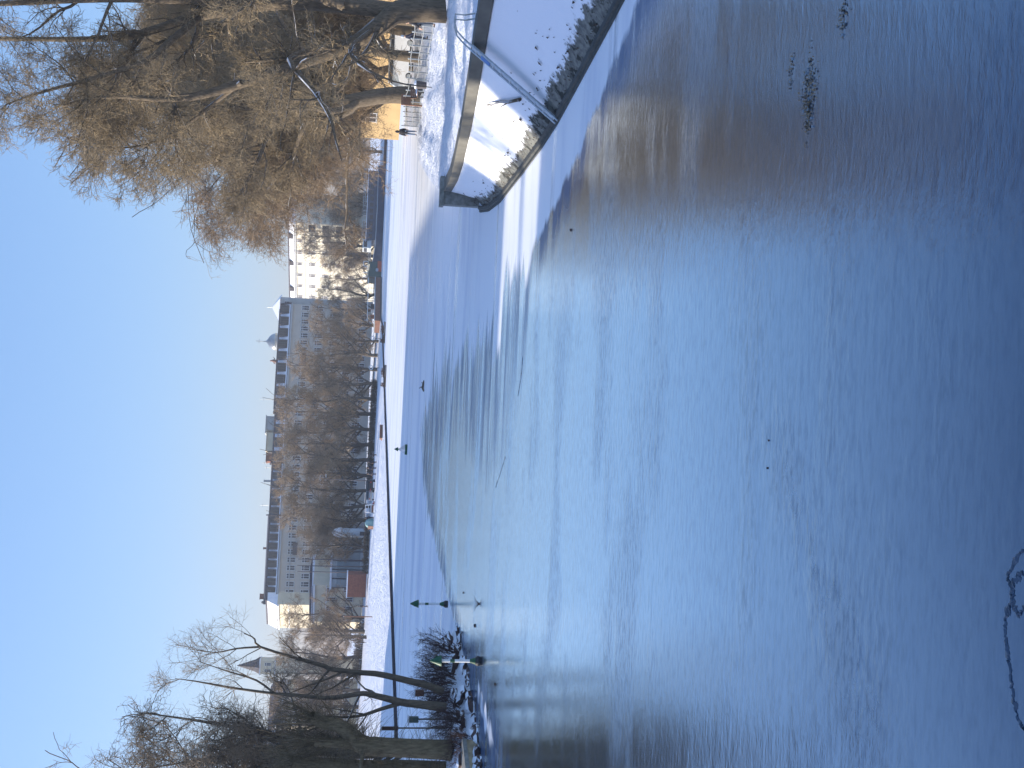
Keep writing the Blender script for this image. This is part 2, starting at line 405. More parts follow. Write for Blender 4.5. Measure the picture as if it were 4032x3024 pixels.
YF = [-20, 5, 15, 22.6, 28.8, 31.4, 35.5, 40.8, 44.5, 47.8, 48.4]
XF = [21, 11.5, 8.9, 7.9, 7.2, 7.06, 7.0, 6.97, 7.2, 7.65, 7.85]
xf = lambda y: ip(y, YF, XF)
ey = np.concatenate([np.linspace(-20, 15, 12)[:-1], np.arange(15, 48.45, .25), [48.4]]); es = np.linspace(0, 1, 14)
Ye, Se = np.meshgrid(ey, es, indexing='ij')
Xe = xf(Ye) + (xb(Ye) - .10 - xf(Ye)) * Se; Ze = (zb(Ye) - .3) * ((.8 * Se + .2 * Se ** 2) * (1 - np.clip((Ye - 43) / 5.2, 0, 1)) + Se ** 2.6 * np.clip((Ye - 43) / 5.2, 0, 1)) - .05 + .05 * fnoise(Ye * .8, Se * 2, 3, 8) * np.sin(Se * 3.14)
tag(grid_mesh('embankment', Xe, Ye, Ze, M['embankment']), kind='structure')
def strip(name, path, prof, mat):
    """sweep a small profile (offset across, height) along a list of points"""
    p = np.array(path, float); t = np.gradient(p[:, :2], axis=0); t /= np.linalg.norm(t, axis=1)[:, None]; nn = np.stack([t[:, 1], -t[:, 0]], 1)
    mb = MB(); q = len(prof); v = []
    for i in range(len(p)):
        for a, h in prof: v.append((p[i, 0] + nn[i, 0] * a, p[i, 1] + nn[i, 1] * a, p[i, 2] + h))
    f = [(i * q + j, i * q + (j + 1) % q, (i + 1) * q + (j + 1) % q, (i + 1) * q + j) for i in range(len(p) - 1) for j in range(q)]
    f += [tuple(range(q)), tuple(range(len(v) - 1, len(v) - q - 1, -1))]
    mb.add(v, f); return mb.build(name, mat)
m, n, b = new_mat('coping_stone')
f = noise(n, tex(n), 1.6, 5, .6); br = N(n, 'ShaderNodeTexBrick'); br.inputs['Scale'].default_value = 1; br.inputs['Brick Width'].default_value = 1.25; br.inputs['Row Height'].default_value = 4
br.inputs['Mortar Size'].default_value = .018; br.inputs['Color1'].default_value = (1, 1, 1, 1); br.inputs['Color2'].default_value = (.72, .74, .74, 1); br.inputs['Mortar'].default_value = (.25, .25, .25, 1)
n.links.new(tex(n, (0, 1, 0)), br.inputs['Vector'])
sw = N(n, 'ShaderNodeCombineXYZ'); sp = N(n, 'ShaderNodeSeparateXYZ'); tc = N(n, 'ShaderNodeTexCoord'); n.links.new(tc.outputs['Object'], sp.inputs[0]); n.links.new(sp.outputs[1], sw.inputs[0]); n.links.new(sw.outputs[0], br.inputs['Vector'])
q = N(n, 'ShaderNodeMix', data_type='RGBA', blend_type='MULTIPLY'); q.inputs[0].default_value = .8
n.links.new(ramp(n, f, [(.3, (.22, .21, .175)), (.7, (.38, .36, .30))]), q.inputs[6]); n.links.new(br.outputs[0], q.inputs[7]); n.links.new(q.outputs[2], b.inputs['Base Color'])
b.inputs['Roughness'].default_value = .85; bump(n, b, f, .4, .02); M['coping'] = m
cy = np.concatenate([np.linspace(-20, 20, 12)[:-1], np.arange(20, 48.3, .4)])
cop = [(xb(y), y, zb(y)) for y in cy]
tag(strip('kerb', cop, [(-.12, -.32), (.40, -.32), (.40, -.012), (-.12, .0)][::-1] and [(-.14, -.33), (.4, -.33), (.4, .0), (-.14, .0)], M['coping']),
    'grey stone coping running along the top of the snowy embankment', 'coping')
toe = [(xf(y) - .02, y, 0) for y in cy]
tag(strip('ledge', toe, [(-.16, -.2), (.10, -.2), (.10, .10), (-.04, .10), (-.06, .04), (-.16, .04)], simple('wet_concrete', (.06, .062, .055), .7, .35, 4, bmp=.4)), kind='structure')
# end wall of the embankment
w = MB()
w.extr([(7.83, 48.4, -.4), (9.3, 48.4, -.4), (9.3, 48.4, 1.58), (7.83, 48.4, 1.58)], (0, .02, 0), (0, .5, 0))
w.box((8.42, 48.66, 1.68), (1.3, .62, .18)); 
wt = w.build('end_wall', M['stone']); tag(wt, 'dark stone wall ending the snowy embankment at the ice edge', 'wall')

# ---------------- far bank (lawn) along the far quay
Q = np.array([(-95, -105), (-63, 0), (-26.7, 119), (12.5, 250), (14, 264), (18, 288), (27, 313), (50, 331), (100, 338), (220, 344)], float)
def dens(p, step):
    o = [p[0]]
    for a, b2 in zip(p[:-1], p[1:]):
        k = max(1, int(np.linalg.norm(b2 - a) / step)); o += [a + (b2 - a) * (i + 1) / k for i in range(k)]
    return np.array(o)
Qd = dens(Q, 3.0); tq = np.gradient(Qd, axis=0)
for _ in range(6): tq[1:-1] = (tq[:-2] + tq[1:-1] * 2 + tq[2:]) / 4
tq /= np.linalg.norm(tq, axis=1)[:, None]; nq_ = np.stack([-tq[:, 1], tq[:, 0]], 1)
OS = [0, .5, 3, 6, 10, 15, 20, 26, 32, 40, 50, 60, 70, 80, 100, 150, 300, 800, 2600]
OZ = [.20, .24, .36, .58, .68, .8, .95, 1.1, 1.25, 1.42, 1.6, 1.75, 1.85, 1.9, 1.95, 2, 2, 2, 2]
of = np.concatenate([np.arange(0, 80, 1.0), np.array([80, 100, 150, 300, 800, 2600])])
lz = ip(of, OS, OZ)
Xl = Qd[:, None, 0] + nq_[:, None, 0] * of[None, :]; Yl = Qd[:, None, 1] + nq_[:, None, 1] * of[None, :]
Zl = np.repeat(lz[None, :], len(Qd), 0) + np.where(of[None, :] > 1, .22 * fnoise(Xl * .4, Yl * .3, 4, 2) + .06 * fnoise(Xl * 2.1, Yl * 1.7, 2, 7), 0)
M['lawn'] = snow_mat('snowy_lawn', .6, 1.0, 0, (1, .5, 1), .5)
tag(grid_mesh('snowy_lawn', Xl, Yl, Zl, M['lawn']), kind='structure')
def lawn_z(x, y):
    d = np.hypot(Qd[:, 0] - x, Qd[:, 1] - y); i = int(d.argmin())
    return float(ip(max(0, (np.array([x, y]) - Qd[i]) @ nq_[i]), OS, OZ))
qp = [(a, c, .24) for a, c in dens(Q, 8)]
tag(strip('quay_wall', qp, [(-.25, -1), (.02, -1), (.05, .06), (-.25, .06)], simple('quay_stone', (.045, .035, .04), .8, .3, 2)),
    'long low dark quay wall edging the snowy lawn across the canal', 'quay wall')

# ---------------- the island tip on the near left
IS = np.array([(-11.2, 50.2), (-11.35, 48.6), (-11.7, 46.6), (-12.06, 44.5), (-12.6, 42.6), (-13.2, 40.6), (-13.75, 39.1), (-15.5, 33), (-20, 20), (-26, 5), (-34, 0), (-46, 10), (-40, 34), (-26, 50), (-15, 54), (-12.2, 52.6)], float)
ix = np.concatenate([np.linspace(-46, -24, 14)[:-1], np.arange(-24, -10.6, .16)]); iy = np.concatenate([np.linspace(0, 30, 14)[:-1], np.arange(30, 54.5, .2)])
Yi, Xi = np.meshgrid(iy, ix, indexing='ij'); di = -sdist(Xi, Yi, IS)
def isl_h(d, X, Y):
    base = ip(d, [-1.2, 0, .25, .8, 1.6, 3, 8], [-.6, -.06, .16, .42, .72, .95, 1.1])
    return base + np.clip(d / .4, 0, 1) * (.34 * fnoise(X * 1.5, Y * 1.5, 3, 13) * np.exp(-(np.maximum(d, 0) / 2.2) ** 2) + .12 * fnoise(X * .8, Y * .8, 3, 6))
Zi = isl_h(di, Xi, Yi)
M['isl'] = snow_mat('island_snow', 1.3, 1.0, .7)
tag(grid_mesh('island_ground', Xi, Yi, Zi, M['isl']), kind='structure')
def isl_z(x, y):
    x = np.array([[x]], float); y = np.array([[y]], float); return float(isl_h(-sdist(x, y, IS), x, y)[0, 0])
def rock_mb(c, s, sd):
    rs = random.Random(sd); bm = bmesh.new(); bmesh.ops.create_icosphere(bm, subdivisions=2, radius=1)
    a = [rs.uniform(-1, 1) for _ in range(9)]
    mb = MB(); v = []
    for q in bm.verts:
        p = q.co.copy(); k = 1 + .22 * math.sin(3 * p.x + a[0] * 5) * math.cos(2.6 * p.y + a[1] * 5) + .16 * math.sin(4.5 * p.z + a[2] * 6 + 2 * p.x)
        for d in (Vector((a[3], a[4], .5)).normalized(), Vector((a[5], a[6], -.2)).normalized(), Vector((a[7], a[8], .1)).normalized()):
            e = p.dot(d)
            if e > .62: p -= d * (e - .62)
        v.append(Vector(c) + Vector((p.x * s[0], p.y * s[1], p.z * s[2])) * k)
    mb.add(v, [tuple(q.index for q in f.verts) for f in bm.faces]); bm.free(); return mb
m, n, b = new_mat('wet_rock')
g = N(n, 'ShaderNodeNewGeometry'); sx = N(n, 'ShaderNodeSeparateXYZ'); n.links.new(g.outputs['Normal'], sx.inputs[0])
f = noise(n, tex(n), 3, 5); k = ramp(n, math_(n, 'ADD', sx.outputs[2], math_(n, 'MULTIPLY', math_(n, 'SUBTRACT', f, .5), .9)), [(.52, 0), (.62, 1)])
n.links.new(mix_rgb(n, k, ramp(n, f, [(.3, (.035, .022, .02)), (.7, (.12, .075, .065))]), (.84, .86, .9)), b.inputs['Base Color']); b.inputs['Roughness'].default_value = .75
bump(n, b, f, .6, .04); M['rock'] = m
rr = random.Random(3)
def on_shore(k):
    p = dens(IS[:8], .1); i = min(len(p) - 2, int(k * len(p))); t = p[i + 1] - p[i]; t = t / np.linalg.norm(t); return p[i], np.array([t[1], -t[0]]) * -1
for i in range(46):
    p, nn = on_shore(rr.uniform(.0, .78)); o = rr.choice((.05, .1, .15, .5, .9)) * rr.uniform(.6, 1.3)
    x, y = p[0] - abs(nn[0]) * o, p[1] + .1 * o
    s = rr.uniform(.16, .42) * (1.0 if o > .3 else .8)
    z = isl_z(x, y)
    tag(rock_mb((x, y, z + s * .12), (s * 1.25, s * 1.5, s * .75), i).build('shore_rock', M['rock'], smooth=False),
        'dark snow-capped rock on the shore of the wooded island tip', 'rock', 'rocks along the island shore')
# masonry corner at the near end of the island shore
w = MB(); a = G(112, 1880); a2 = G(-140, 1915)
dx = Vector((a2.x - a.x, a2.y - a.y, 0)).normalized(); nx = Vector((dx.y, -dx.x, 0))
if nx.x > 0: nx = -nx
pts = [a, a2, a2 + nx * 1.2, a + nx * 1.2]
w.prism([(p.x, p.y) for p in pts], -.3, .42); 
wb = w.build('quay_corner', simple('yellow_stone', (.34, .27, .17), .85, .3, 4, bmp=.6)); tag(wb, 'pale weathered masonry quay end beside the island shore', 'masonry')
w = MB(); q = [p - nx * .05 for p in pts[:2]] + pts[2:]; w.prism([(p.x, p.y) for p in q], .424, .58)
w.build('cap_stone', M['stone'], wb, local=True)
# ================================================================== trees
def tubes_mesh(groups, name, mats):
    """groups: list of (P (N,M,3), R (N,M), k, material index)"""
    cos, qs, mi, off = [], [], [], 0
    for Pn, Rn, k, ms in groups:
        n, m, _ = Pn.shape
        if n == 0: continue
        T = np.gradient(Pn, axis=1); T /= np.linalg.norm(T, axis=2, keepdims=True) + 1e-9
        ref = np.where(np.abs(T[:, :1, 2:3]) < .8, np.array([0., 0, 1])[None, None], np.array([1., 0, 0])[None, None])
        A = np.cross(T, np.broadcast_to(ref, T.shape)); A /= np.linalg.norm(A, axis=2, keepdims=True) + 1e-9
        B = np.cross(T, A)
        ang = np.arange(k) * 2 * np.pi / k
        V = Pn[:, :, None, :] + Rn[:, :, None, None] * (A[:, :, None, :] * np.cos(ang)[None, None, :, None] + B[:, :, None, :] * np.sin(ang)[None, None, :, None])
        cos.append(V.reshape(-1, 3))
        base = off + np.arange(n)[:, None, None] * m * k + np.arange(m - 1)[None, :, None] * k
        j = np.arange(k)[None, None, :]; j2 = (j + 1) % k
        q = np.stack([base + j, base + k + j, base + k + j2, base + j2], -1).reshape(-1, 4)
        qs.append(q); mi.append(np.full(len(q), ms, np.int32)); off += n * m * k
    me = bpy.data.meshes.new(name)
    fill(me, np.concatenate(cos), np.concatenate(qs))
    for q in mats: me.materials.append(q)
    me.polygons.foreach_set('material_index', np.concatenate(mi)); me.polygons.foreach_set('use_smooth', np.ones(len(me.polygons), bool))
    return me
def spline(pts, m):
    p = np.array([tuple(q) for q in pts], float); n = len(p)
    t = np.linspace(0, n - 1, m); i = np.clip(t.astype(int), 0, n - 2); f = (t - i)[:, None]
    g = lambda k: p[np.clip(k, 0, n - 1)]
    a, b, c, d = g(i - 1), g(i), g(i + 1), g(i + 2)
    return .5 * (2 * b + (c - a) * f + (2 * a - 5 * b + 4 * c - d) * f ** 2 + (3 * b - a - 3 * c + d) * f ** 3)
def path(pts, rad, m=20):
    return spline(pts, m)[None], np.interp(np.linspace(0, 1, m), np.linspace(0, 1, len(rad)), rad)[None]
def spawn(rs, parents, n, L, ang, trop=0., wig=.12, m=6, rr=.55, rmin=.004, rmax=9, t0=.25, t1=1., tip=.35, env=None, bias=0., trop2=None):
    """n children on each parent chain, any mix of chain lengths -> (P,R) of one length"""
    Ps, Ds, Rs, Ls = [], [], [], []
    for Pn, Rn in parents:
        N_, m_, _ = Pn.shape
        if N_ == 0: continue
        idx = np.repeat(np.arange(N_), n); t = (rs.rand(len(idx)) * (t1 - t0) + t0)
        x = t * (m_ - 1); i = np.clip(x.astype(int), 0, m_ - 2); f = (x - i)[:, None]
        a, b = Pn[idx, i], Pn[idx, i + 1]
        Ps.append(a * (1 - f) + b * f); d = b - a; Ds.append(d / (np.linalg.norm(d, axis=1, keepdims=True) + 1e-9))
        Rs.append(Rn[idx, i] * (1 - f[:, 0]) + Rn[idx, i + 1] * f[:, 0]); Ls.append(1 - .55 * (t - t0) / (t1 - t0 + 1e-6))
    p0 = np.concatenate(Ps); pd = np.concatenate(Ds); r = np.concatenate(Rs); lf = np.concatenate(Ls); k = len(p0)
    rnd = rs.randn(k, 3); rnd -= pd * (rnd * pd).sum(1, keepdims=True); rnd /= np.linalg.norm(rnd, axis=1, keepdims=True) + 1e-9
    al = np.radians(rs.uniform(ang[0], ang[1], k))[:, None]
    d = pd * np.cos(al) + rnd * np.sin(al); d[:, 2] += trop; d /= np.linalg.norm(d, axis=1, keepdims=True)
    ln = rs.uniform(L[0], L[1], k) * lf; step = (ln / (m - 1))[:, None]
    out = np.zeros((k, m, 3)); out[:, 0] = p0; tr2 = trop * .35 if trop2 is None else trop2
    for j in range(1, m):
        d = d + rs.randn(k, 3) * wig; d[:, 2] += tr2; d /= np.linalg.norm(d, axis=1, keepdims=True)
        out[:, j] = out[:, j - 1] + d * step
    r0 = np.clip(r * rr, rmin, rmax)
    Rr = r0[:, None] * np.linspace(1, tip, m)[None]; Rr = np.maximum(Rr, rmin * .7)
    if env is not None:
        c, e = env; ok = (((out[:, -1] - c) / e) ** 2).sum(1) < rs.uniform(.75, 1.15, k); out, Rr = out[ok], Rr[ok]
    return out, Rr
def make_tree(name, label, group, base, trunks, levels, mats, seed=1, env=None, extra=None, cat='tree', twig_from=2, trunk_level=1):
    """trunks: explicit (P,R) chains; levels: dicts for spawn()"""
    rs = np.random.RandomState(seed)
    root = thing(name, base, label, cat, group)
    o = np.array(base)
    e = None if env is None else (np.array(env[0]), np.array(env[1]))
    big = list(trunks); lev = [big]; thick = [(p, r, 9, 0) for p, r in trunks]; thin = []
    cur = big
    for li, lv in enumerate(levels):
        lv = dict(lv); use = lv.pop('of', None); k = lv.pop('k', 3); me_ = lv.pop('env', True)
        par = cur if use is None else [c for q in use for c in lev[q]]
        c = spawn(rs, par, env=e if me_ else None, **lv); cur = [c]; lev.append(cur)
        if li < trunk_level: thick.append((*c, 6, 0))
        else: thin.append((*c, k, 0 if li < twig_from else 1))
    if extra: thin += extra
    sh = lambda g: [(p - o, r, k, q) for p, r, k, q in g]
    t = bpy.data.objects.new('trunk', tubes_mesh(sh(thick), 'trunk', mats)); COL.objects.link(t); t.parent = root
    if thin:
        c = bpy.data.objects.new('crown', tubes_mesh(sh(thin), 'crown', mats)); COL.objects.link(c); c.parent = root
    return root
V3 = lambda *a: np.array(a, float)
BR, TW = M['bark_r'], M['twig_r']

# ---- right bank: the near leaning tree
dA = 51
A1 = path([P(2990, 1752, dA), P(2985, 1650, dA), P(2975, 1560, dA), P(2935, 1510, dA), P(2865, 1415, dA + .3), P(2822, 1330, dA + .6), P(2788, 1225, dA + .8), P(2742, 1085, dA + .6), P(2655, 814, dA), P(2635, 633, dA - .5), P(2645, 430, dA - .8), P(2610, 250, dA - 1)],
          [.66, .56, .52, .44, .34, .28, .26, .24, .2, .14, .09, .04], 30)
A2 = path([P(2975, 1580, dA), P(3000, 1400, dA + .4), P(3012, 1100, dA + .9), P(2965, 800, dA + 1.4), P(2905, 600, dA + 1.6), P(2874, 452, dA + 1.6), P(2870, 150, dA + 1.4), P(2880, -250, dA + .8), P(2905, -620, dA + .2), P(2900, -920, dA - .5)], [.42, .36, .3, .21, .16, .12, .085, .06, .02], 28)
A8 = path([P(2876, -150, dA + .9), P(2800, -330, dA), P(2740, -560, dA - 1), P(2715, -760, dA - 1.5)], [.08, .07, .05, .015], 12)
A9 = path([P(3010, 1000, dA + 1), P(3030, 500, dA - 1), P(3010, 0, dA - 3), P(2985, -450, dA - 4)], [.22, .17, .11, .03], 16)
A3 = path([P(2965, 800, dA + 1.4), P(2870, 680, dA + .8), P(2780, 570, dA + .2), P(2725, 400, dA - .6), P(2660, 160, dA - 1.2), P(2610, 20, dA - 1.5)], [.18, .15, .13, .10, .06, .025], 16)
A4 = path([P(2834, 1260, dA + .6), P(2790, 1140, dA - .8), P(2665, 1238, dA - 2.2), P(2560, 1300, dA - 3), P(2481, 1320, dA - 3.5), P(2391, 1345, dA - 4)], [.15, .13, .10, .075, .05, .02], 16)
A5 = path([P(3005, 1350, dA), P(3120, 1000, dA - 1), P(3200, 600, dA - 2), P(3230, 200, dA - 2)], [.3, .22, .14, .04], 14)
A6 = path([P(2700, 950, dA), P(2600, 820, dA + 1.5), P(2510, 700, dA + 2), P(2450, 560, dA + 2), P(2440, 400, dA + 2)], [.12, .09, .07, .05, .02], 12)
A7 = path([P(2900, 1460, dA - .2), P(2830, 1380, dA - 2), P(2760, 1430, dA - 3.5), P(2700, 1560, dA - 4.2), P(2680, 1700, dA - 4.5)], [.13, .10, .07, .04, .015], 12)
rsd = np.random.RandomState(9)
_d1 = spawn(rsd, [A7], 9, L=(1.0, 2.6), ang=(25, 60), trop=-.25, wig=.16, m=8, rr=.5, rmin=.014, t0=.2)
_d2 = spawn(rsd, [_d1], 5, L=(.4, 1.1), ang=(25, 70), trop=-.1, wig=.22, m=5, rr=.6, rmin=.008)
_e1 = spawn(rsd, [(A1[0][:, 6:16], A1[1][:, 6:16]), A4], 12, L=(1.4, 3.6), ang=(35, 85), trop=-.12, wig=.18, m=8, rr=.3, rmin=.018, t0=.1, trop2=-.06)
_e2 = spawn(rsd, [_e1], 8, L=(.5, 1.5), ang=(25, 70), trop=-.06, wig=.24, m=6, rr=.6, rmin=.011); _e3 = spawn(rsd, [_e2], 6, L=(.25, .7), ang=(25, 75), trop=0, wig=.28, m=4, rr=.7, rmin=.008)
DR = [(*A7, 6, 0), (*_d1, 4, 0), (*_d2, 3, 0), (*_e1, 4, 0), (*_e2, 3, 1), (*_e3, 3, 1)]
TA = make_tree('leaning_tree', 'tall bare tree with a thick low forking trunk nearest on the snowy bank', None, P(2990, 1752, dA), [A1, A2, A3, A4, A5, A6, A8, A9],
    [dict(n=13, L=(2.2, 5.0), ang=(35, 75), trop=.1, wig=.16, m=7, rr=.5, rmin=.02, t0=.22, k=5),
     dict(n=11, L=(1.1, 2.6), ang=(30, 70), trop=.04, wig=.2, m=6, rr=.55, rmin=.011, t0=.15),
     dict(n=11, L=(.5, 1.3), ang=(30, 75), trop=.02, wig=.28, m=5, rr=.6, rmin=.010, t0=.1),
     dict(n=4, L=(.25, .6), ang=(30, 70), trop=.0, wig=.28, m=4, rr=.7, rmin=.008, t0=.15)], [BR, TW], 11, ((16.2, 50.0, 20.5), (13.5, 9, 15.5)), twig_from=2, extra=DR)

def auto_tree(name, label, group, base, H, lean, cr, seed, mats, dens_=1.0, limb=.5, r0=.5, tw=.008, droop=0., low=.12, spread=(35, 75), t_low=.2, fine=1.):
    b = np.array(base, float); lx, ly = lean
    rs = np.random.RandomState(seed)
    pts = [b + V3(0, 0, -.3), b + V3(lx * .03, ly * .03, H * .1), b + V3(lx * .15, ly * .15, H * .28), b + V3(lx * .42, ly * .4, H * .5), b + V3(lx * .7, ly * .7, H * .74), b + V3(lx, ly, H * .96)]
    for q in pts[2:-1]: q[:2] += rs.uniform(-.03, .03, 2) * H
    T1 = path(pts, [r0 * 1.25, r0, r0 * .86, r0 * .55, r0 * .3, r0 * .05], 22)
    env = (b + V3(lx * .6, ly * .6, H * (.5 + low / 2)), V3(cr, cr, H * (.5 - low / 2) * 1.04))
    return make_tree(name, label, group, base, [T1],
        [dict(n=int(15 * limb * 2), L=(cr * .85, cr * 1.3), ang=spread, trop=.2, wig=.13, m=9, rr=.5, rmin=tw * 3, t0=t_low, t1=.97, trop2=.04 - droop, env=False),
         dict(n=int(9 * dens_), L=(cr * .25, cr * .55), ang=(30, 70), trop=.1 - droop, wig=.22, m=7, rr=.5, rmin=tw * 2.2, t0=.12),
         dict(n=int(8 * dens_), L=(cr * .12, cr * .30), ang=(30, 75), trop=.04 - droop, wig=.28, m=6, rr=.55, rmin=tw * 1.4, t0=.1),
         dict(n=int(7 * fine), L=(cr * .06, cr * .17), ang=(30, 80), trop=.02 - droop, wig=.30, m=5, rr=.6, rmin=tw, t0=.1),
         dict(n=2, L=(.3, .8), ang=(30, 75), trop=0, wig=.3, m=3, rr=.75, rmin=tw * .8, t0=.2)], mats, seed, env, twig_from=2)
def bz(p): return Vector((p.x, p.y, float(bank_z(p.x, p.y)) - .05))
GR = 'bare trees on the right bank'
TB = auto_tree('bare_tree', 'stout dark trunked bare tree standing on the bank beside the wooden bench', GR, bz(P(2645, 1650, 82)), 25.5, (-3.2, 1), 10.5, 21, [BR, TW], 1.5, .9, .6, .014, t_low=.26, low=.22, fine=1.4)
TD = auto_tree('bare_tree', 'bare tree with twigs drooping over the ice edge behind the walking person', GR, bz(Vector((25.6, 99, 1))), 21.5, (-9, 1), 14.0, 33, [BR, M['twig_r2']], 1.5, .9, .42, .014, .05, .0, fine=1.4)
TC = auto_tree('bare_tree', 'bare tree rising behind the iron fence between the two stoutest trunks', GR, bz(P(2806, 1600, 92)), 24, (-1, 1), 9.5, 45, [BR, TW], 1.45, .8, .42, .014, t_low=.3, low=.3, fine=1.4)
def again(src, base, rz, s, label, group):
    c = copy_tree(src); c.location = base; c.rotation_euler.z = rz; c.scale = (s, s, s * random.uniform(.94, 1.06)); c['label'] = label; c['group'] = group; return c
again(TD, bz(Vector((37, 124, 1))), 2.1, 1.05, 'bare tree deep in the bank behind the white van', GR)
again(TC, bz(Vector((34, 104, 1))), 1.2, .98, 'bare tree in front of the ochre house behind the iron fence', GR)
again(TB, bz(Vector((45, 116, 1))), 3.3, .95, 'tall bare tree rising over the roof of the ochre house', GR)
again(TD, bz(Vector((33.5, 118, 1))), 5.9, .95, 'bare tree hiding the far end of the right bank', GR)
again(TB, bz(Vector((30.5, 93, 1))), 5.4, .9, 'bare tree behind the brown bench and the stout trunk', GR)
again(TC, bz(Vector((29, 86, 1))), 2.9, .85, 'bare tree behind the iron fence between the bench and the vans', GR)
again(TB, bz(Vector((33, 104, 1))), 1.9, .85, 'bare tree beside the walking person on the far part of the bank', GR)
again(TD, bz(Vector((36, 96, 1))), .35, 1.0, 'ruddy twigged bare tree behind the iron fence posts', GR)

# ---- the island on the left
BL, TL = M['bark_l'], M['twig_l']
GI = 'trees on the island tip'
dL = 44.5
tw4 = [dict(n=8, L=(1.2, 2.8), ang=(30, 70), trop=.12, wig=.14, m=6, rr=.5, rmin=.012, t0=.3, k=4),
       dict(n=7, L=(.6, 1.4), ang=(30, 65), trop=.06, wig=.2, m=5, rr=.55, rmin=.007, t0=.2),
       dict(n=6, L=(.3, .7), ang=(30, 70), trop=.03, wig=.22, m=4, rr=.6, rmin=.0045, t0=.1)]
L1 = path([P(300, 1745, dL), P(322, 1690, dL), P(336, 1636, dL), P(369, 1495, dL), P(376, 1408, dL), P(390, 1300, dL), P(401, 1278, dL), P(426, 1188, dL), P(477, 1025, dL), P(512, 1000, dL - .3), P(530, 960, dL - .5)], [.17, .15, .14, .12, .105, .095, .09, .075, .045, .03, .015], 26)
L1b = path([P(477, 1025, dL), P(470, 930, dL + .4), P(455, 850, dL + .8), P(470, 740, dL + 1)], [.045, .035, .025, .01], 10)
make_tree('leaning_tree', 'slim dark tree on the island leaning far over the canal, bent straight as a pole', GI, P(300, 1745, dL), [L1, L1b], tw4, [BL, TL], 3, twig_from=1, trunk_level=0)
L2 = path([P(238, 1755, dL - 1), P(252, 1640, dL - 1), P(257, 1589, dL - 1), P(275, 1517, dL - 1), P(289, 1455, dL - 1), P(293, 1419, dL - 1), P(275, 1300, dL - .8), P(286, 1170, dL - .6), P(293, 1080, dL - .4), P(318, 899, dL), P(340, 780, dL), P(352, 690, dL)], [.2, .16, .15, .13, .11, .1, .09, .075, .06, .045, .03, .012], 26)
L2b = path([P(254, 1575, dL - 1), P(232, 1500, dL - 1), P(206, 1419, dL - 1.1), P(200, 1320, dL - 1.2), P(215, 1180, dL - 1.2)], [.09, .075, .06, .045, .02], 12)
L2c = path([P(293, 1080, dL - .4), P(345, 1010, dL - .2), P(380, 900, dL), P(420, 780, dL)], [.05, .04, .028, .01], 10)
make_tree('forked_tree', 'thin forked dark tree between the leaning pole-like tree and the big willow', GI, P(238, 1755, dL - 1), [L2, L2b, L2c], tw4, [BL, TL], 4, twig_from=1, trunk_level=0)
# old pollard willow: heavy shaggy trunk, broken stubs, curtain of hanging shoots
dW = 42.5
W1 = path([P(70, 1775, dW), P(72, 1740, dW), P(78, 1600, dW), P(84, 1480, dW), P(90, 1425, dW), P(130, 1385, dW), P(168, 1330, dW), P(178, 1270, dW), P(205, 1225, dW - .2)], [.44, .38, .36, .37, .36, .3, .27, .24, .2], 22)
W2 = path([P(84, 1490, dW), P(95, 1400, dW), P(100, 1330, dW), P(102, 1238, dW)], [.3, .24, .2, .17], 12)
W3 = path([P(-15, 1760, dW + .8), P(-5, 1600, dW + .8), P(-5, 1450, dW + .6), P(10, 1280, dW + .5), P(20, 1150, dW + .4)], [.4, .36, .36, .3, .25], 14)
W4 = path([P(85, 1440, dW - .3), P(40, 1425, dW - .5), P(0, 1420, dW - .7), P(-40, 1425, dW - 1)], [.08, .07, .06, .05], 8)
sh_ = dict(L=(.9, 2.4), ang=(20, 60), wig=.06, m=7, rr=.06, rmin=.006, rmax=.010, t0=.05)
rsw = np.random.RandomState(5)
hang = spawn(rsw, [W1, W2, W3], 260, trop=-.35, trop2=-.16, **sh_)
up = spawn(rsw, [(W1[0][:, 12:], W1[1][:, 12:]), (W2[0][:, 5:], W2[1][:, 5:]), (W3[0][:, 6:], W3[1][:, 6:])], 34, L=(1.5, 3.6), ang=(15, 60), trop=.4, trop2=.1, wig=.08, m=8, rr=.1, rmin=.009, rmax=.022)
up2 = spawn(rsw, [up], 5, L=(.5, 1.2), ang=(20, 60), trop=.1, wig=.15, m=5, rr=.5, rmin=.006)
make_tree('pollard_willow', 'old pollard willow with a thick shaggy trunk hung with olive shoots on the island', GI, P(70, 1775, dW), [W1, W2, W3, W4], [], [M['willow'], M['willow']], 6, extra=[(*hang, 3, 0), (*up, 4, 1), (*up2, 3, 1)])
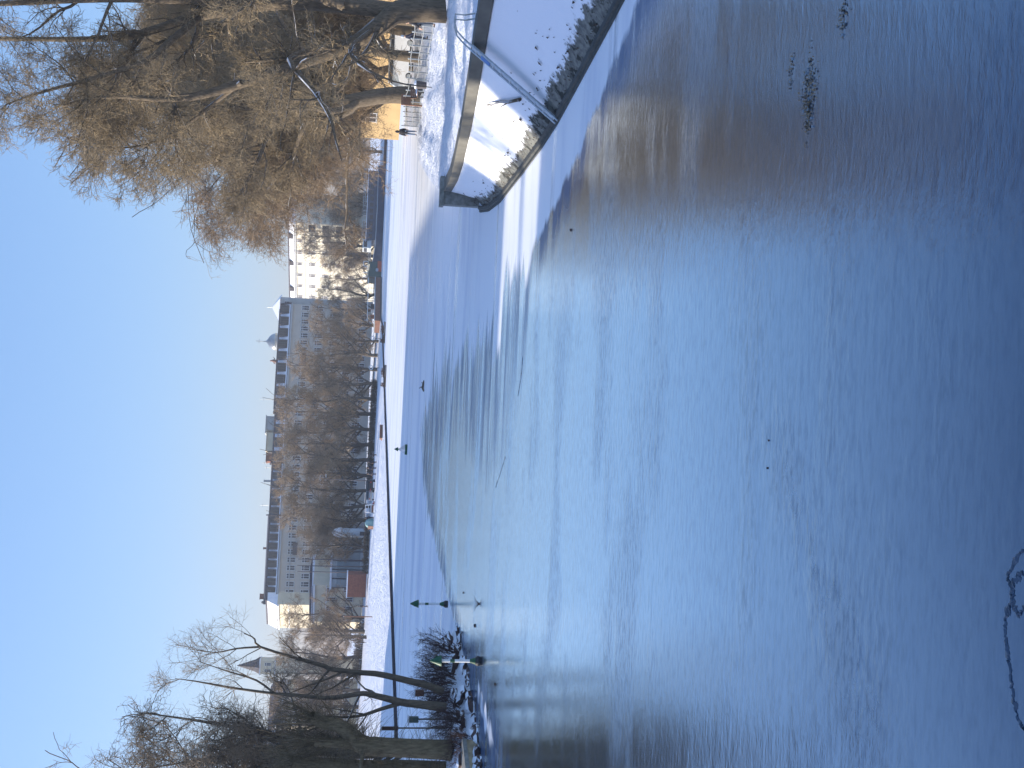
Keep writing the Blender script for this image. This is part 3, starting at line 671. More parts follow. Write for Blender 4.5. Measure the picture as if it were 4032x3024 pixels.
# tall trees behind the willow
def izp(x, y): return Vector((x, y, isl_z(x, y) - .05))
def tall(name, label, base, H, lean, cr, seed, dens_):
    b = np.array(base); lx, ly = lean; rs = np.random.RandomState(seed)
    st = [path([b + V3(0, 0, -.2), b + V3(lx * .1, ly * .1, H * .2), b + V3(lx * .35, ly * .3, H * .42), b + V3(lx * .7, ly * .6, H * .7), b + V3(lx, ly, H)], [.3, .25, .19, .1, .015], 20)]
    for q in range(5):
        a = rs.uniform(0, 6.28); t = rs.uniform(.14, .4); s = b + V3(lx * t * .8, ly * t * .8, H * t); e = V3(math.cos(a), math.sin(a), 0) * cr * rs.uniform(.5, .95)
        hh = H * rs.uniform(.62, .95)
        st.append(path([s, s + e * .35 + V3(0, 0, (hh - H * t) * .3), s + e * .7 + V3(0, 0, (hh - H * t) * .65), s + e + V3(0, 0, hh - H * t)], [.15, .11, .07, .015], 14))
    return make_tree(name, label, GI, base, st,
        [dict(n=int(14 * dens_), L=(1.6, 3.8), ang=(25, 60), trop=.2, wig=.12, m=7, rr=.5, rmin=.022, t0=.25, k=4),
         dict(n=8, L=(.8, 1.9), ang=(25, 60), trop=.1, wig=.18, m=6, rr=.55, rmin=.012, t0=.15),
         dict(n=7, L=(.4, 1.0), ang=(25, 65), trop=.05, wig=.2, m=5, rr=.6, rmin=.0075, t0=.1),
         dict(n=3, L=(.2, .5), ang=(25, 65), trop=.02, wig=.2, m=3, rr=.7, rmin=.006, t0=.15)], [BL, TL], seed, None, twig_from=2, trunk_level=0)
def wisp(label, base, H, lean, cr, seed, dn):
    o = auto_tree('wispy_tree', label, GI, base, H, lean, cr, seed, [BL, TL], dn, .55, .22, .010, .0, .15, (20, 60), .2, .7); return o
wisp('tallest wispy bare tree behind the old willow, its top fading into the sky', izp(-20.4, 53), 19.2, (1.6, 0), 5.2, 51, .85)
wisp('wispy many stemmed bare tree behind the forked tree on the island', izp(-17.4, 51.5), 14.5, (1.6, .5), 4.0, 57, .8)
wisp('wispy bare tree between the tallest tree and the many stemmed one', izp(-19.6, 49), 16.2, (1.6, .5), 4.6, 63, .8)
WZ = kids(TA) and [o for o in COL.objects if o.name.startswith('wispy_tree')]
for (x, y), k, rz_, sc_, lab in (((-20.2, 51), 1, 2.0, 1.15, 'wispy bare tree at the frame edge behind the willow stubs'), ((-18.0, 53.2), 2, 4.1, .95, 'wispy bare tree at the back of the island behind the pole-like tree')):
    o = again(WZ[k], izp(x, y), rz_, sc_, lab, GI)
# shrubs
def shrub(label, base, h, w, n, seed, group='bare shrubs on the island tip', mat='shrub'):
    rs = np.random.RandomState(seed); b = np.array(base)
    root = thing('bare_shrub', base, label, 'shrub', group)
    a = rs.uniform(0, 6.28, n); rr_ = np.sqrt(rs.rand(n)) * w * .35
    p0 = np.stack([rr_ * np.cos(a), rr_ * np.sin(a), np.full(n, -.1)], 1)
    d = np.stack([np.cos(a) * rs.uniform(.1, .9, n), np.sin(a) * rs.uniform(.1, .9, n), np.full(n, 1.)], 1)
    m_ = 8; Pn = np.zeros((n, m_, 3)); Pn[:, 0] = p0; L = h * rs.uniform(.5, 1.05, n)[:, None] / (m_ - 1)
    for j in range(1, m_):
        d = d + rs.randn(n, 3) * .13; d[:, 2] += .04; d /= np.linalg.norm(d, axis=1, keepdims=True); Pn[:, j] = Pn[:, j - 1] + d * L
    st = (Pn, np.repeat(np.linspace(.016, .006, m_)[None], n, 0))
    s1 = spawn(rs, [st], 6, L=(.25 * h, .5 * h), ang=(20, 60), trop=.1, wig=.16, m=6, rr=.6, rmin=.006, t0=.2)
    s2 = spawn(rs, [s1], 5, L=(.1 * h, .25 * h), ang=(25, 65), trop=.05, wig=.2, m=4, rr=.6, rmin=.0045, t0=.1)
    for nm, gg in (('stems', [(*st, 4, 0)]), ('twigs', [(*s1, 3, 0), (*s2, 3, 0)])):
        o = bpy.data.objects.new(nm, tubes_mesh(gg, nm, [M[mat]])); COL.objects.link(o); o.parent = root
    return root
shrub('dense ruddy bare shrub at the very tip of the island behind the nearest green marker', izp(-12.35, 47.3), 2.0, 2.4, 60, 1)
shrub('low dark bare shrub at the foot of the pole-like leaning tree', izp(-12.95, 45.9), 1.7, 2.0, 50, 2)
shrub('sparse bare shrub at the foot of the forked tree', izp(-13.4, 43.6), 1.3, 1.6, 26, 3)
shrub('tangled bare shrub between the forked tree and the willow trunk', izp(-13.6, 42.2), 1.2, 1.8, 34, 4)
shrub('low bare shrub below the willow trunk just above the rocks', izp(-13.75, 40.9), .9, 1.4, 30, 5)

# ---- row of trees across the canal: three kinds, then copies
FB = 'bare park trees across the canal'
def far_proto(name, label, base, H, cr, seed, mats, droop=0):
    return auto_tree(name, label, FB, base, H, (random.uniform(-1, 1), random.uniform(-1, 1)), cr, seed, mats, .68, .7, .34, .019, droop, -.05, (40, 80), .07, .8)
def lz_(x, y): return Vector((x, y, lawn_z(x, y) - .05))
kinds = ['brown', 'grey', 'ruddy']
F1 = far_proto('park_tree', '', lz_(0, 0), 19, 8, 71, [M['bark_f'], M['twig_f']])
F2 = far_proto('park_tree', '', lz_(0, 0), 17, 7.5, 72, [M['bark_f'], M['twig_f2']], .03)
F3 = far_proto('park_tree', '', lz_(0, 0), 18, 7, 73, [M['bark_f'], M['twig_f']])
rt = random.Random(8)
# (u, d, height factor, kind, label)
row = [(1960, 340, 1.0, 0, 'brown bare tree over the moored dark ship'), (1895, 322, .95, 1, 'grey twigged bare tree behind the white railings of the moored ship'), (1835, 308, .92, 0, 'brown bare tree in front of the sunlit yellow building'),
       (1775, 290, 1.0, 2, 'bare tree in front of the corner between the yellow and the beige building'), (1715, 276, 1.0, 0, 'brown bare tree behind the rusty jetty below the pyramid roof'), (1655, 266, 1.05, 1, 'grey bare tree at the end of the rusty jetty'),
       (1600, 262, 1.08, 0, 'brown bare tree below the metal dome'), (1545, 258, 1.12, 2, 'bare tree below the roof statue'), (1490, 256, 1.15, 1, 'dark spreading bare tree with a bough sweeping low over the lawn'), (1430, 252, 1.2, 0, 'tall brown bare tree below the rooftop penthouse'),
       (1370, 250, 1.2, 2, 'tall bare tree beneath the boxy roof structures'), (1310, 246, 1.2, 0, 'tall brown bare tree with a forked top over the far lawn'), (1250, 244, 1.22, 1, 'dark bare tree behind the open middle of the lawn'), (1190, 242, 1.15, 0, 'brown bare tree behind the group of dark people'),
       (1130, 240, 1.12, 2, 'bare tree right of the dark car'), (1070, 238, 1.1, 0, 'brown bare tree behind the silver car'), (1010, 236, 1.1, 1, 'grey bare tree behind the white climbing frame'), (955, 236, 1.05, 0, 'brown bare tree behind the teal tent'),
       (895, 234, .98, 1, 'dark bare tree beside the white domed hut'), (850, 228, .9, 1, 'low spreading dark bare tree in front of the glazed pavilion'), (735, 300, .85, 0, 'bare tree rising behind the glazed pavilion'), (660, 300, .95, 2, 'brown bare tree in front of the cream house'),
       (575, 224, .9, 0, 'bare tree with a stout trunk on the bright snow near the thin pole'), (520, 214, .86, 2, 'bare tree leaning on the bright snow beside the two walkers'), (500, 200, .72, 1, 'pale barked bare tree leaning at the bright lawn edge'), (420, 232, .95, 0, 'brown bare tree seen between the pole-like tree and the shrub'),
       (350, 236, 1.0, 1, 'grey bare tree seen between the two thin island trees'), (290, 228, 1.0, 2, 'bare tree seen behind the forked island tree'), (225, 236, 1.05, 0, 'brown bare tree seen beside the willow trunk'), (150, 230, 1.05, 1, 'grey bare tree seen through the willow shoots'), (60, 236, 1.1, 0, 'brown bare tree behind the thick willow trunk'),
       (1985, 327, 1.15, 2, 'bare tree at the corner of the yellow house behind the green barge'), (2070, 331, 1.3, 0, 'bare tree behind the bow of the dark ship'), (2140, 335, 1.35, 1, 'far bare tree behind the middle of the dark ship'), (2215, 337, 1.35, 0, 'far bare tree behind the stern of the dark ship'), (2300, 339, 1.3, 2, 'far bare tree beyond the ship behind the drooping twigs'), (2395, 342, 1.3, 1, 'far bare tree nearly in line with the walking person'), (2030, 328, 1.2, 1, 'grey bare tree close to the yellow house wall behind the ship bow'), (2105, 333, 1.25, 2, 'bare tree over the wheelhouse of the dark ship'), (2180, 335, 1.25, 0, 'brown bare tree between two others behind the dark ship')]
used = set()
for u, d, s, k, lab in row:
    src = (F1, F2, F3)[k]; x = (u - 1512) / FOC * d; b = lz_(x, d)
    if k in used: o = copy_tree(src)
    else: o = src; used.add(k)
    o.location = b; o.rotation_euler.z = rt.uniform(0, 6.28); o.scale = (s * rt.uniform(.95, 1.1),) * 2 + (s * rt.uniform(.95, 1.05),); o['label'] = lab; o['group'] = FB

# two street trees on the near left bank, outside the view, whose shadows streak the embankment
o = copy_tree(F1); o.location = (-52, 39.4, .5); o.rotation_euler.z = 1.0; o.scale = (.55, .55, 1.2); o['label'] = 'street tree on the near left bank whose shadow streaks the embankment'; o['group'] = ''
del o['group']
# ================================================================== buildings
def wall_obj(o_name, label, cat, base): return thing(o_name, base, label, cat)
def window_mesh():
    mb = MB()
    w, h = 1.25, 2.0
    mb.box((0, -.03, 0), (w - .1, .05, h - .1), m=1)
    for x in (-w / 2, w / 2, 0): mb.box((x, -.07, 0), (.09, .08, h), m=0)
    for z in (-h / 2, h / 2, h * .2): mb.box((0, -.075, z), (w + .09, .07, .09), m=0)
    mb.box((0, -.11, -h / 2 - .1), (w + .3, .2, .08), m=2)
    o = mb.build('window', [M['white'], M['glass'], M['grey_wall']]); me = o.data; bpy.data.objects.remove(o); return me
WIN = window_mesh()
def win(parent, x, y, z, rz=0, sx=1, sz=1, label=None):
    o = bpy.data.objects.new('window', WIN); COL.objects.link(o); o.parent = parent
    o.location = (x, y, z); o.rotation_euler.z = rz; o.scale = (sx, 1, sz); return o
def house(label, A, B, z0, ze, zr, depth=13, wall='plaster', cols=8, rows=5, zfirst=3.4, pitch=3.7, mans=2.6, dormers=5, big=False, roof='roof', side_win=0, top_flat=True, name='apartment_building', winw=1.0, skip=()):
    """front from A to B (x,y), eaves at ze, ridge at zr, snowy mansard with dormers"""
    A = Vector((*A, 0)); B = Vector((*B, 0)); L = (B - A).length; rz = math.atan2(B.y - A.y, B.x - A.x)
    root = thing(name, (A.x, A.y, z0), label, 'building', rz=rz)
    H = ze - z0; Z = zr - z0
    w = MB(); w.box((L / 2, depth / 2, H / 2), (L, depth, H)); wl = w.build('wall', M[wall], root, local=True)
    c = MB(); c.box((L / 2, -.25, H - .22), (L + .1, .55, .4)); c.box((L / 2, -.1, H - 2.9 if H > 9 else H * .8), (L, .22, .2)); c.build('cornice', M['grey_wall'] if wall != 'cream' else M['white'], root, local=True)
    sl = .55 * mans
    r = MB()
    r.extr([(-.02, -.35, H), (-.02, -.35 + sl, H + mans), (-.02, depth - sl, H + mans), (-.02, depth, H)], (0, 0, 0), (L + .04, 0, 0))
    ro = r.build('mansard', M['roof_snow'], root, local=True)
    r = MB(); t0 = H + mans + .02
    r.extr([(-.1, -.55 + sl, t0 - .35), (-.1, -.45 + sl, t0 + .1), (-.1, depth * .42, Z), (-.1, depth * .58, Z), (-.1, depth - sl, t0)], (0, 0, 0), (L + .2, 0, 0))
    r.build('roof', M[roof], root, local=True)
    g = MB(); g.tube([(0, -.45, H + .05), (L, -.45, H + .05)], .1, 6); g.build('gutter', M['slate'], root, local=True)
    for k in range(dormers):
        x = L * (k + .5) / dormers; dw = 1.5 if not big else min(3.6, L / dormers * .62); dh = mans * .72
        d = MB(); d.box((x, sl * .45 + .1, H + mans * .16 + dh / 2), (dw + .3, sl * 1.2, dh + .1)); dm = d.build('dormer', M['slate'], ro, local=True)
        p = MB(); nb = 2 if not big else 3
        for q in range(nb): p.box((x - dw / 2 + dw * (q + .5) / nb, -.12 - sl * .03, H + mans * .16 + dh / 2), (dw / nb - .12, .06, dh - .2))
        p.build('dormer_window', M['glass'], dm, local=True) if False else p.build('dormer_window', M['glass'], ro, local=True)
    for i in range(cols):
        for j in range(rows):
            if (i, j) in skip: continue
            win(root, L * (i + .5) / cols, 0, zfirst + pitch * j, 0, winw, winw)
    for j in range(rows):
        for i in range(side_win): win(root, 0, depth * (i + .5) / side_win, zfirst + pitch * j, -math.pi / 2)
    return root, L, H, Z, depth
def xy(u, d): return ((u - 1512) / FOC * d, d)
def Zv(u, v, d): return P(u, v, d).z
def chimney(root, x, y, z, w=1.0, h=1.6, d=.7, mat='brick'):
    mb = MB(); mb.box((x, y, z + h / 2), (w, d, h)); mb.box((x, y, z + h + .06), (w + .15, d + .15, .12)); mb.build('chimney', M[mat], root, local=True)
# four beige houses in a row across the canal, left to right
z0 = 1.9
d1, d2, d3, d4, d5 = 286, 289, 291, 294, 300
H1 = house('long beige house with a dark roof ridge and a full row of dormers', xy(622, d1), xy(966, d2), z0, Zv(800, 1096, 287), Zv(800, 1046, 294), cols=11, rows=5, dormers=10, zfirst=3.2, pitch=3.75, mans=3.0)
chimney(H1[0], 1.5, 6, H1[3] - 1, 1.4, 1.9); chimney(H1[0], 14, 6.4, H1[3] - .8, .5, 1.5)
H2 = house('narrow beige house with six dormers between two stepped fire walls', xy(967, d2), xy(1169, d3), z0, Zv(1068, 1110, 290), Zv(1068, 1064, 297), cols=7, rows=5, dormers=6, zfirst=3.2, pitch=3.75, mans=3.0)
chimney(H2[0], 9, 6.4, H2[3] - .5, .6, 2.2, .6, 'grey_wall'); 
H3 = house('beige house behind the tallest park trees with a tiled rooftop storey', xy(1170, d3), xy(1378, d4), z0, Zv(1270, 1120, 292), Zv(1270, 1076, 299), cols=6, rows=5, dormers=4, zfirst=3.2, pitch=3.75, mans=3.0, big=True)
H4 = house('beige house with wide studio windows in its snowy mansard below the dome', xy(1379, d4), xy(1784, d5), z0, Zv(1580, 1134, 297), Zv(1580, 1092, 303), cols=15, rows=5, dormers=9, zfirst=2.6, pitch=3.85, mans=3.1, big=True)
for hh in (H1, H2, H3, H4):
    for x in ((.0, hh[1]) if hh is H1 else (hh[1],)):
        mb = MB(); H, Z, dp = hh[2], hh[3], hh[4]
        mb.extr([(x - .16, -.75, H - .1), (x - .16, .9, H + 3.3), (x - .16, dp * .45, Z + .5), (x - .16, dp * .6, Z + .5), (x - .16, dp * .6, H)], (0, 0, 0), (.36, 0, 0)); mb.build('fire_wall', M['slate'], hh[0], local=True)
# balconies
for hh, xs_ in ((H1, (14.2,)), (H4, (13.4,))):
    for x in xs_:
        mb = MB(); mb.box((x, -.65, hh[2] - 4.5), (3.2, 1.3, .16)); mb.box((x, -1.27, hh[2] - 3.95), (3.2, .06, 1.0)); 
        for sx_ in (-1.57, 1.57): mb.box((x + sx_, -.65, hh[2] - 3.95), (.06, 1.24, 1.0))
        mb.build('balcony', M['slate'], hh[0], local=True)
# penthouse boxes and rooftop bits on H3
for x, w_, h_, mt in ((2.0, 2.2, 2.0, 'brick'), (6.5, 5.6, 2.2, 'cream'), (10.8, 4.5, 2.6, 'grey_wall'), ):
    mb = MB(); mb.box((x, 7, H3[3] + h_ / 2 - .6), (w_, 4, h_)); mb.box((x, 7, H3[3] + h_ - .5), (w_ + .4, 4.4, .2)); mb.build('penthouse', M[mt], H3[0], local=True)
for hh, x, h in ((H3, .6, 3.2), (H2, 2.6, 3), (H4, 3.5, 5.2), (H2, 12.6, 2.2)):
    mb = MB(); mb.tube([(x, 6.5, hh[3] - .4), (x, 6.5, hh[3] + h * .8)], .07, 5); mb.box((x, 6.5, hh[3] + h * .6), (.9, .06, .06)); mb.build('antenna', M['steel'], hh[0], local=True)
# lit end house turning the corner on the left
E1 = house('sunlit cream corner house at the end of the beige row', xy(531, 291), xy(621, 283.6), z0, Zv(580, 1092, 287), Zv(580, 1046, 292), cols=0, rows=0, dormers=0, wall='cream', mans=2.9, depth=12)
# pyramid-roofed tower
tx, ty = xy(1766, 304); tw_ = thing('corner_tower', (tx, ty, z0), 'pale square roof tower with a snowy pyramid roof between the beige and yellow houses', 'tower')
zt, za = Zv(1766, 1104, 304) - z0, Zv(1766, 1070, 304) - z0
mb = MB(); mb.box((0, 0, zt / 2), (5.6, 5.6, zt)); mb.build('wall', M['grey_wall'], tw_, local=True)
mb = MB(); mb.lathe((0, 0, 0), [(4.4, zt), (4.3, zt + .25), (.08, za)], 4); o = mb.build('pyramid_roof', M['roof_snow'], tw_, local=True); o.rotation_euler.z = R(30)
mb = MB(); mb.tube([(0, 0, za - .2), (0, 0, za + 1.3)], .07, 5); mb.build('finial', M['steel'], tw_, local=True)
for x in (-1.3, 1.2): win(tw_, x, -2.8, zt - 1.8, 0, .8, .7)
# metal dome with its spire cross
dx_, dy_ = xy(1634, 330); dz = Zv(1634, 1092, 330); dm = thing('church_dome', (dx_, dy_, z0), 'bulbous grey metal dome topped by a tall cross rising behind the snowy mansard', 'dome')
Rm = 2.65; k = dz - z0
mb = MB(); mb.lathe((0, 0, 0), [(Rm * .95, 0), (Rm * .95, k - .2), (Rm * 1.05, k), (Rm * 1.0, k + .2)], 16); mb.build('drum', M['grey_wall'], dm, local=True)
hd = Zv(1634, 1046, 330) - z0 - k
mb = MB(); mb.lathe((0, 0, 0), [(Rm, k + .2), (Rm * .98, k + hd * .25), (Rm * .85, k + hd * .5), (Rm * .6, k + hd * .72), (Rm * .3, k + hd * .86), (.22, k + hd), (.1, k + hd * 1.25)], 18); mb.build('dome', M['copper'], dm, local=True, smooth=True)
zc = Zv(1634, 1006, 330) - z0
mb = MB(); mb.tube([(0, 0, k + hd), (0, 0, zc)], .11, 6); mb.box((0, 0, zc - .9), (1.3, .12, .12)); mb.build('cross', M['steel'], dm, local=True)
# roof statue
sx_, sy_ = xy(1560, 304); sz = Zv(1560, 1094, 304); st = thing('roof_statue', (sx_, sy_, sz - 3.2), 'copper brown statue standing on the roof edge beside the metal dome', 'statue')
mb = MB(); mb.box((0, 0, 1.7), (1.6, 1.2, 3.4)); mb.build('pedestal', M['cream'], st, local=True)
mb = MB(); mb.tube([(0, 0, 3.3), (0, 0, 4.1), (.1, 0, 4.7), (.05, 0, 5.1)], [.5, .42, .36, .12], 8); mb.tube([(0, 0, 4.5), (.7, 0, 4.2), (1.1, 0, 4.6)], [.16, .12, .07], 6); mb.tube([(0, 0, 4.5), (-.6, 0, 4.3), (-.8, 0, 3.8)], [.16, .12, .07], 6); mb.lathe((.05, 0, 5.2), [(.05, -.22), (.2, -.1), (.2, .1), (.06, .22)], 8); mb.build('figure', M['rust'], st, local=True, smooth=True)
# yellow sunlit house
a_ = xy(1794, 354); b_2 = (45, 330)
YH = house('sunlit yellow house with a snowy roof beside the big bare trees', a_, b_2, 1.6, Zv(1840, 1162, 350), Zv(1840, 1136, 358), wall='yellow', cols=7, rows=6, dormers=3, zfirst=3, pitch=4.0, mans=2.0, depth=14, winw=.95)
a_y = xy(1832, 283)
# wide recessed window bays near the right end of the yellow house
for j in range(5):
    mb = MB(); mb.box((YH[1] - 1.9, -.06, 3 + 4.0 * j), (2.6, .12, 1.9)); mb.build('window_band', M['glass'], YH[0], local=True)
# ochre house behind the fence on the right
OH = house('warm ochre house glowing behind the iron fence and the trunks on the right bank', (33, 152), (62, 128), .9, 15.5, 19, wall='ochre', cols=6, rows=3, dormers=3, zfirst=4.2, pitch=3.8, mans=2.2, depth=12)
# church with slate spire on the far left
cx, cy_ = xy(384, 262); cs = thing('church_tower', (cx, cy_, z0), 'cream church tower with a pointed dark slate spire rising behind the thin island trees', 'church')
zt = Zv(384, 1026, 262) - z0; zs = Zv(384, 932, 262) - z0
mb = MB(); mb.box((0, 0, zt / 2), (3.2, 3.2, zt)); mb.build('wall', M['cream'], cs, local=True)
mb = MB(); mb.box((0, 0, zt + .06), (3.6, 3.6, .3)); mb.box((0, 0, zt - 3.4), (3.5, 3.5, .25)); mb.build('cornice', M['white'], cs, local=True)
mb = MB(); mb.lathe((0, 0, 0), [(2.1, zt + .2), (1.45, zt + 1.3), (.05, zs)], 8); mb.build('spire', M['slate'], cs, local=True)
for x in (-.75, .75): win(cs, x, -1.6, zt - 1.7, 0, .5, .7)
# cream houses seen through the island trees
CH1 = house('cream house half hidden behind the island trees, next to the church tower', xy(150, 262), xy(330, 268), z0, Zv(240, 1118, 265), Zv(240, 1060, 270), wall='cream', cols=7, rows=5, dormers=4, zfirst=3, pitch=3.6, mans=2.4)
CH2 = house('grey house with a tall snowy roof behind the old willow', xy(-60, 238), xy(135, 246), z0, Zv(60, 1080, 242), Zv(60, 990, 248), wall='grey_wall', cols=7, rows=5, dormers=4, zfirst=3, pitch=3.6, mans=3.2)
CH3 = house('cream house partly lit by the sun standing lower behind the pavilion', xy(556, 252), xy(700, 246), z0, Zv(640, 1232, 250), Zv(640, 1216, 253), wall='cream', cols=4, rows=2, dormers=0, zfirst=3.2, pitch=3.8, mans=.6, depth=10)
# glazed pavilion
px0, px1 = xy(690, 240), xy(905, 238)
pv = thing('pavilion', (px0[0], px0[1], 1.8), 'long pale glazed pavilion with a snowy flat roof behind the far lawn', 'pavilion', rz=math.atan2(px1[1] - px0[1], px1[0] - px0[0])); Lp = px1[0] - px0[0]
hp = Zv(800, 1308, 239) - 1.8
mb = MB(); mb.box((Lp / 2, 4, hp / 2), (Lp, 7.6, hp)); mb.build('wall', simple('pale_blue_panel', (.42, .47, .5), .5, .12, .4), pv, local=True)
mb = MB(); mb.box((Lp / 2, 3.9, hp + .2), (Lp + .8, 8.8, .4)); mb.build('roof', M['roof_snow'], pv, local=True)
for k in range(6):
    mb = MB(); mb.box((Lp * (k + .5) / 6, .12, hp * .5), (Lp / 6 - .5, .1, hp * .7)); mb.build('window', simple('hazy_glass', (.22, .28, .31), .15, .2, .4) if k == 0 else bpy.data.materials['hazy_glass'], pv, local=True)
for k in range(7):
    mb = MB(); mb.box((Lp * k / 6, -.02, hp / 2), (.16, .16, hp)); mb.build('post', M['slate'], pv, local=True)
# white domed hut
hx, hy = xy(905, 230); ht = thing('domed_hut', (hx, hy, lawn_z(hx, hy) - .1), 'small white hut with a rounded snowy top beside the glazed pavilion', 'hut')
zh = Zv(905, 1303, 230) - lawn_z(hx, hy)
mb = MB(); mb.lathe((0, 0, 0), [(.95, 0), (.95, zh * .72), (1.0, zh * .74)], 14); mb.build('wall', M['stain_white'], ht, local=True)
mb = MB(); mb.lathe((0, 0, 0), [(1.1, zh * .74), (1.0, zh * .84), (.7, zh * .94), (.1, zh)], 14); mb.build('roof', M['roof_snow'], ht, local=True, smooth=True)
mb = MB(); mb.box((0, -.95, 1.0), (.8, .1, 2.0)); mb.build('door', M['slate'], ht, local=True)
# red brick shed
bx, by = xy(654, 214), xy(742, 214); bsh = thing('brick_shed', (bx[0], bx[1], 1.75), 'low red brick shed at the top of the bright snowy lawn', 'shed')
Lb = by[0] - bx[0]; zb_ = Zv(700, 1368, 214) - 1.75
mb = MB(); mb.box((Lb / 2, 2, zb_ / 2), (Lb, 4, zb_)); mb.build('wall', M['brick'], bsh, local=True)
mb = MB(); mb.box((Lb / 2, 2, zb_ + .12), (Lb + .3, 4.4, .22)); mb.build('roof', M['roof_snow'], bsh, local=True)
def side_house(label, y0, y1, x, H):
    root = thing('apartment_building', (x, y0, .6), label, 'building', 'houses lining the near left bank', rz=math.pi / 2)
    L = y1 - y0; h = H - .6 - 3.0
    mb = MB(); mb.box((L / 2, 6, h / 2), (L, 12, h)); mb.build('wall', M['plaster'], root, local=True)
    mb = MB(); mb.extr([(-.1, -.4, h), (-.1, 2.4, h + 2.98), (-.1, 9.6, h + 3.0), (-.1, 12.4, h)], (0, 0, 0), (L + .2, 0, 0)); mb.build('roof', M['roof'], root, local=True)
    for i in range(int(L / 4)):
        for j in range(4): win(root, 4 * i + 2, 12.0, 3 + 4 * j, math.pi, 1, 1)
side_house('house on the near left bank shading the near canal', -30, 39.2, -80, 29.4)
side_house('house on the near left bank beyond the side street gap', 48.4, 129, -86, 29.5)
# ================================================================== people
def skin_obj(name, bones, mat, parent, sub=1, root=0):
    """bones: {joint: (x,y,z,radius)} plus edges -> one continuous limb-and-body surface"""
    J, E = bones; ks = list(J); ix_ = {k: i for i, k in enumerate(ks)}
    me = bpy.data.meshes.new(name); me.from_pydata([J[k][:3] for k in ks], [(ix_[a], ix_[b]) for a, b in E], [])
    o = bpy.data.objects.new(name, me); COL.objects.link(o)
    o.modifiers.new('skin', 'SKIN').use_smooth_shade = True
    for k in ks:
        v = me.skin_vertices[0].data[ix_[k]]; r = J[k][3]; v.radius = r if hasattr(r, '__len__') else (r, r); v.use_root = (ix_[k] == root)
    s = o.modifiers.new('sub', 'SUBSURF'); s.levels = sub; s.render_levels = sub
    dg = bpy.context.evaluated_depsgraph_get(); dg.update()
    m2 = bpy.data.meshes.new_from_object(o.evaluated_get(dg)); m2.name = name; m2.materials.clear(); m2.materials.append(mat)
    o.modifiers.clear(); o.data = m2; o.parent = parent; return o
def person(loc, label, rz=0, h=1.75, top='dark', legs='jeans', hairm='hair', stride=.0, arms=(.12, -.12), hood=False, group=None, bend=0.0):
    """standing figure facing +Y before turning by rz"""
    root = thing('person', loc, label, 'person', group, rz); s = h / 1.75
    def leg(sd, st):
        return {'hip%d' % sd: (.09 * sd, 0, .93, .085), 'knee%d' % sd: (.10 * sd, .5 * st + .03, .50, .06), 'ank%d' % sd: (.10 * sd, st * .9 - .02, .10, .042), 'toe%d' % sd: (.12 * sd, st * .9 + .15, .035, (.035, .03))}
    def arm(sd, sw):
        return {'sh%d' % sd: (.175 * sd, bend * .45, 1.41, .062), 'el%d' % sd: (.23 * sd, sw * .5 - .03 + bend * .4, 1.13, .046), 'wr%d' % sd: (.23 * sd, sw + .05 + bend * .4, .89, .033), 'pa%d' % sd: (.23 * sd, sw + .08 + bend * .4, .82, (.02, .038))}
    J = {'pel': (0, 0, .97, .13), 'wst': (0, bend * .15, 1.13, .115), 'chs': (0, bend * .35, 1.32, .14), 'nek': (0, bend * .5 + .005, 1.48, .056), 'jaw': (0, bend * .6 + .03, 1.56, .068), 'crn': (0, bend * .62 + .012, 1.66, .088), 'top': (0, bend * .62, 1.735, .05), 'nose': (0, bend * .62 + .115, 1.615, .016)}
    E = [('pel', 'wst'), ('wst', 'chs'), ('chs', 'nek'), ('nek', 'jaw'), ('jaw', 'crn'), ('crn', 'top'), ('crn', 'nose')]
    for sd, st, sw in ((1, stride, arms[0]), (-1, -stride, arms[1])):
        J.update(leg(sd, st)); J.update(arm(sd, sw))
        E += [('pel', 'hip%d' % sd), ('hip%d' % sd, 'knee%d' % sd), ('knee%d' % sd, 'ank%d' % sd), ('ank%d' % sd, 'toe%d' % sd), ('chs', 'sh%d' % sd), ('sh%d' % sd, 'el%d' % sd), ('el%d' % sd, 'wr%d' % sd), ('wr%d' % sd, 'pa%d' % sd)]
        px, py, pz = J['pa%d' % sd][:3]
        for f, (ox, ln) in enumerate(((.027, .07), (.009, .085), (-.009, .08), (-.027, .06))):
            a, b2 = 'f%d%d' % (sd, f), 'g%d%d' % (sd, f)
            J[a] = (px - .006 * sd, py + .01 + ox, pz - .055, .0085); J[b2] = (px - .02 * sd, py + .02 + ox, pz - .055 - ln, .007); E += [('pa%d' % sd, a), (a, b2)]
        J['t1%d' % sd] = (px - .012 * sd, py + .045, pz - .005, .010); J['t2%d' % sd] = (px - .025 * sd, py + .062, pz - .05, .008); E += [('pa%d' % sd, 't1%d' % sd), ('t1%d' % sd, 't2%d' % sd)]
    sc = lambda D: {k: (v[0] * s, v[1] * s, v[2] * s, tuple(q * s for q in v[3]) if hasattr(v[3], '__len__') else v[3] * s) for k, v in D.items()}
    skin_obj('body', (sc(J), E), M['skin'], root)
    g = lambda ks, add: {k: (*J[k][:3], (J[k][3] if not hasattr(J[k][3], '__len__') else max(J[k][3])) + add) for k in ks}
    T = g(['pel', 'wst', 'chs', 'sh1', 'el1', 'wr1', 'sh-1', 'el-1', 'wr-1', 'nek'], .028); T['hem'] = (0, 0, .86, .165); T['pel'] = (0, 0, .97, .165); T['chs'] = (*J['chs'][:3], .168); T['nek'] = (*J['nek'][:3], .07)
    skin_obj('jacket', (sc(T), [('pel', 'hem'), ('pel', 'wst'), ('wst', 'chs'), ('chs', 'nek'), ('chs', 'sh1'), ('sh1', 'el1'), ('el1', 'wr1'), ('chs', 'sh-1'), ('sh-1', 'el-1'), ('el-1', 'wr-1')]), M[top], root)
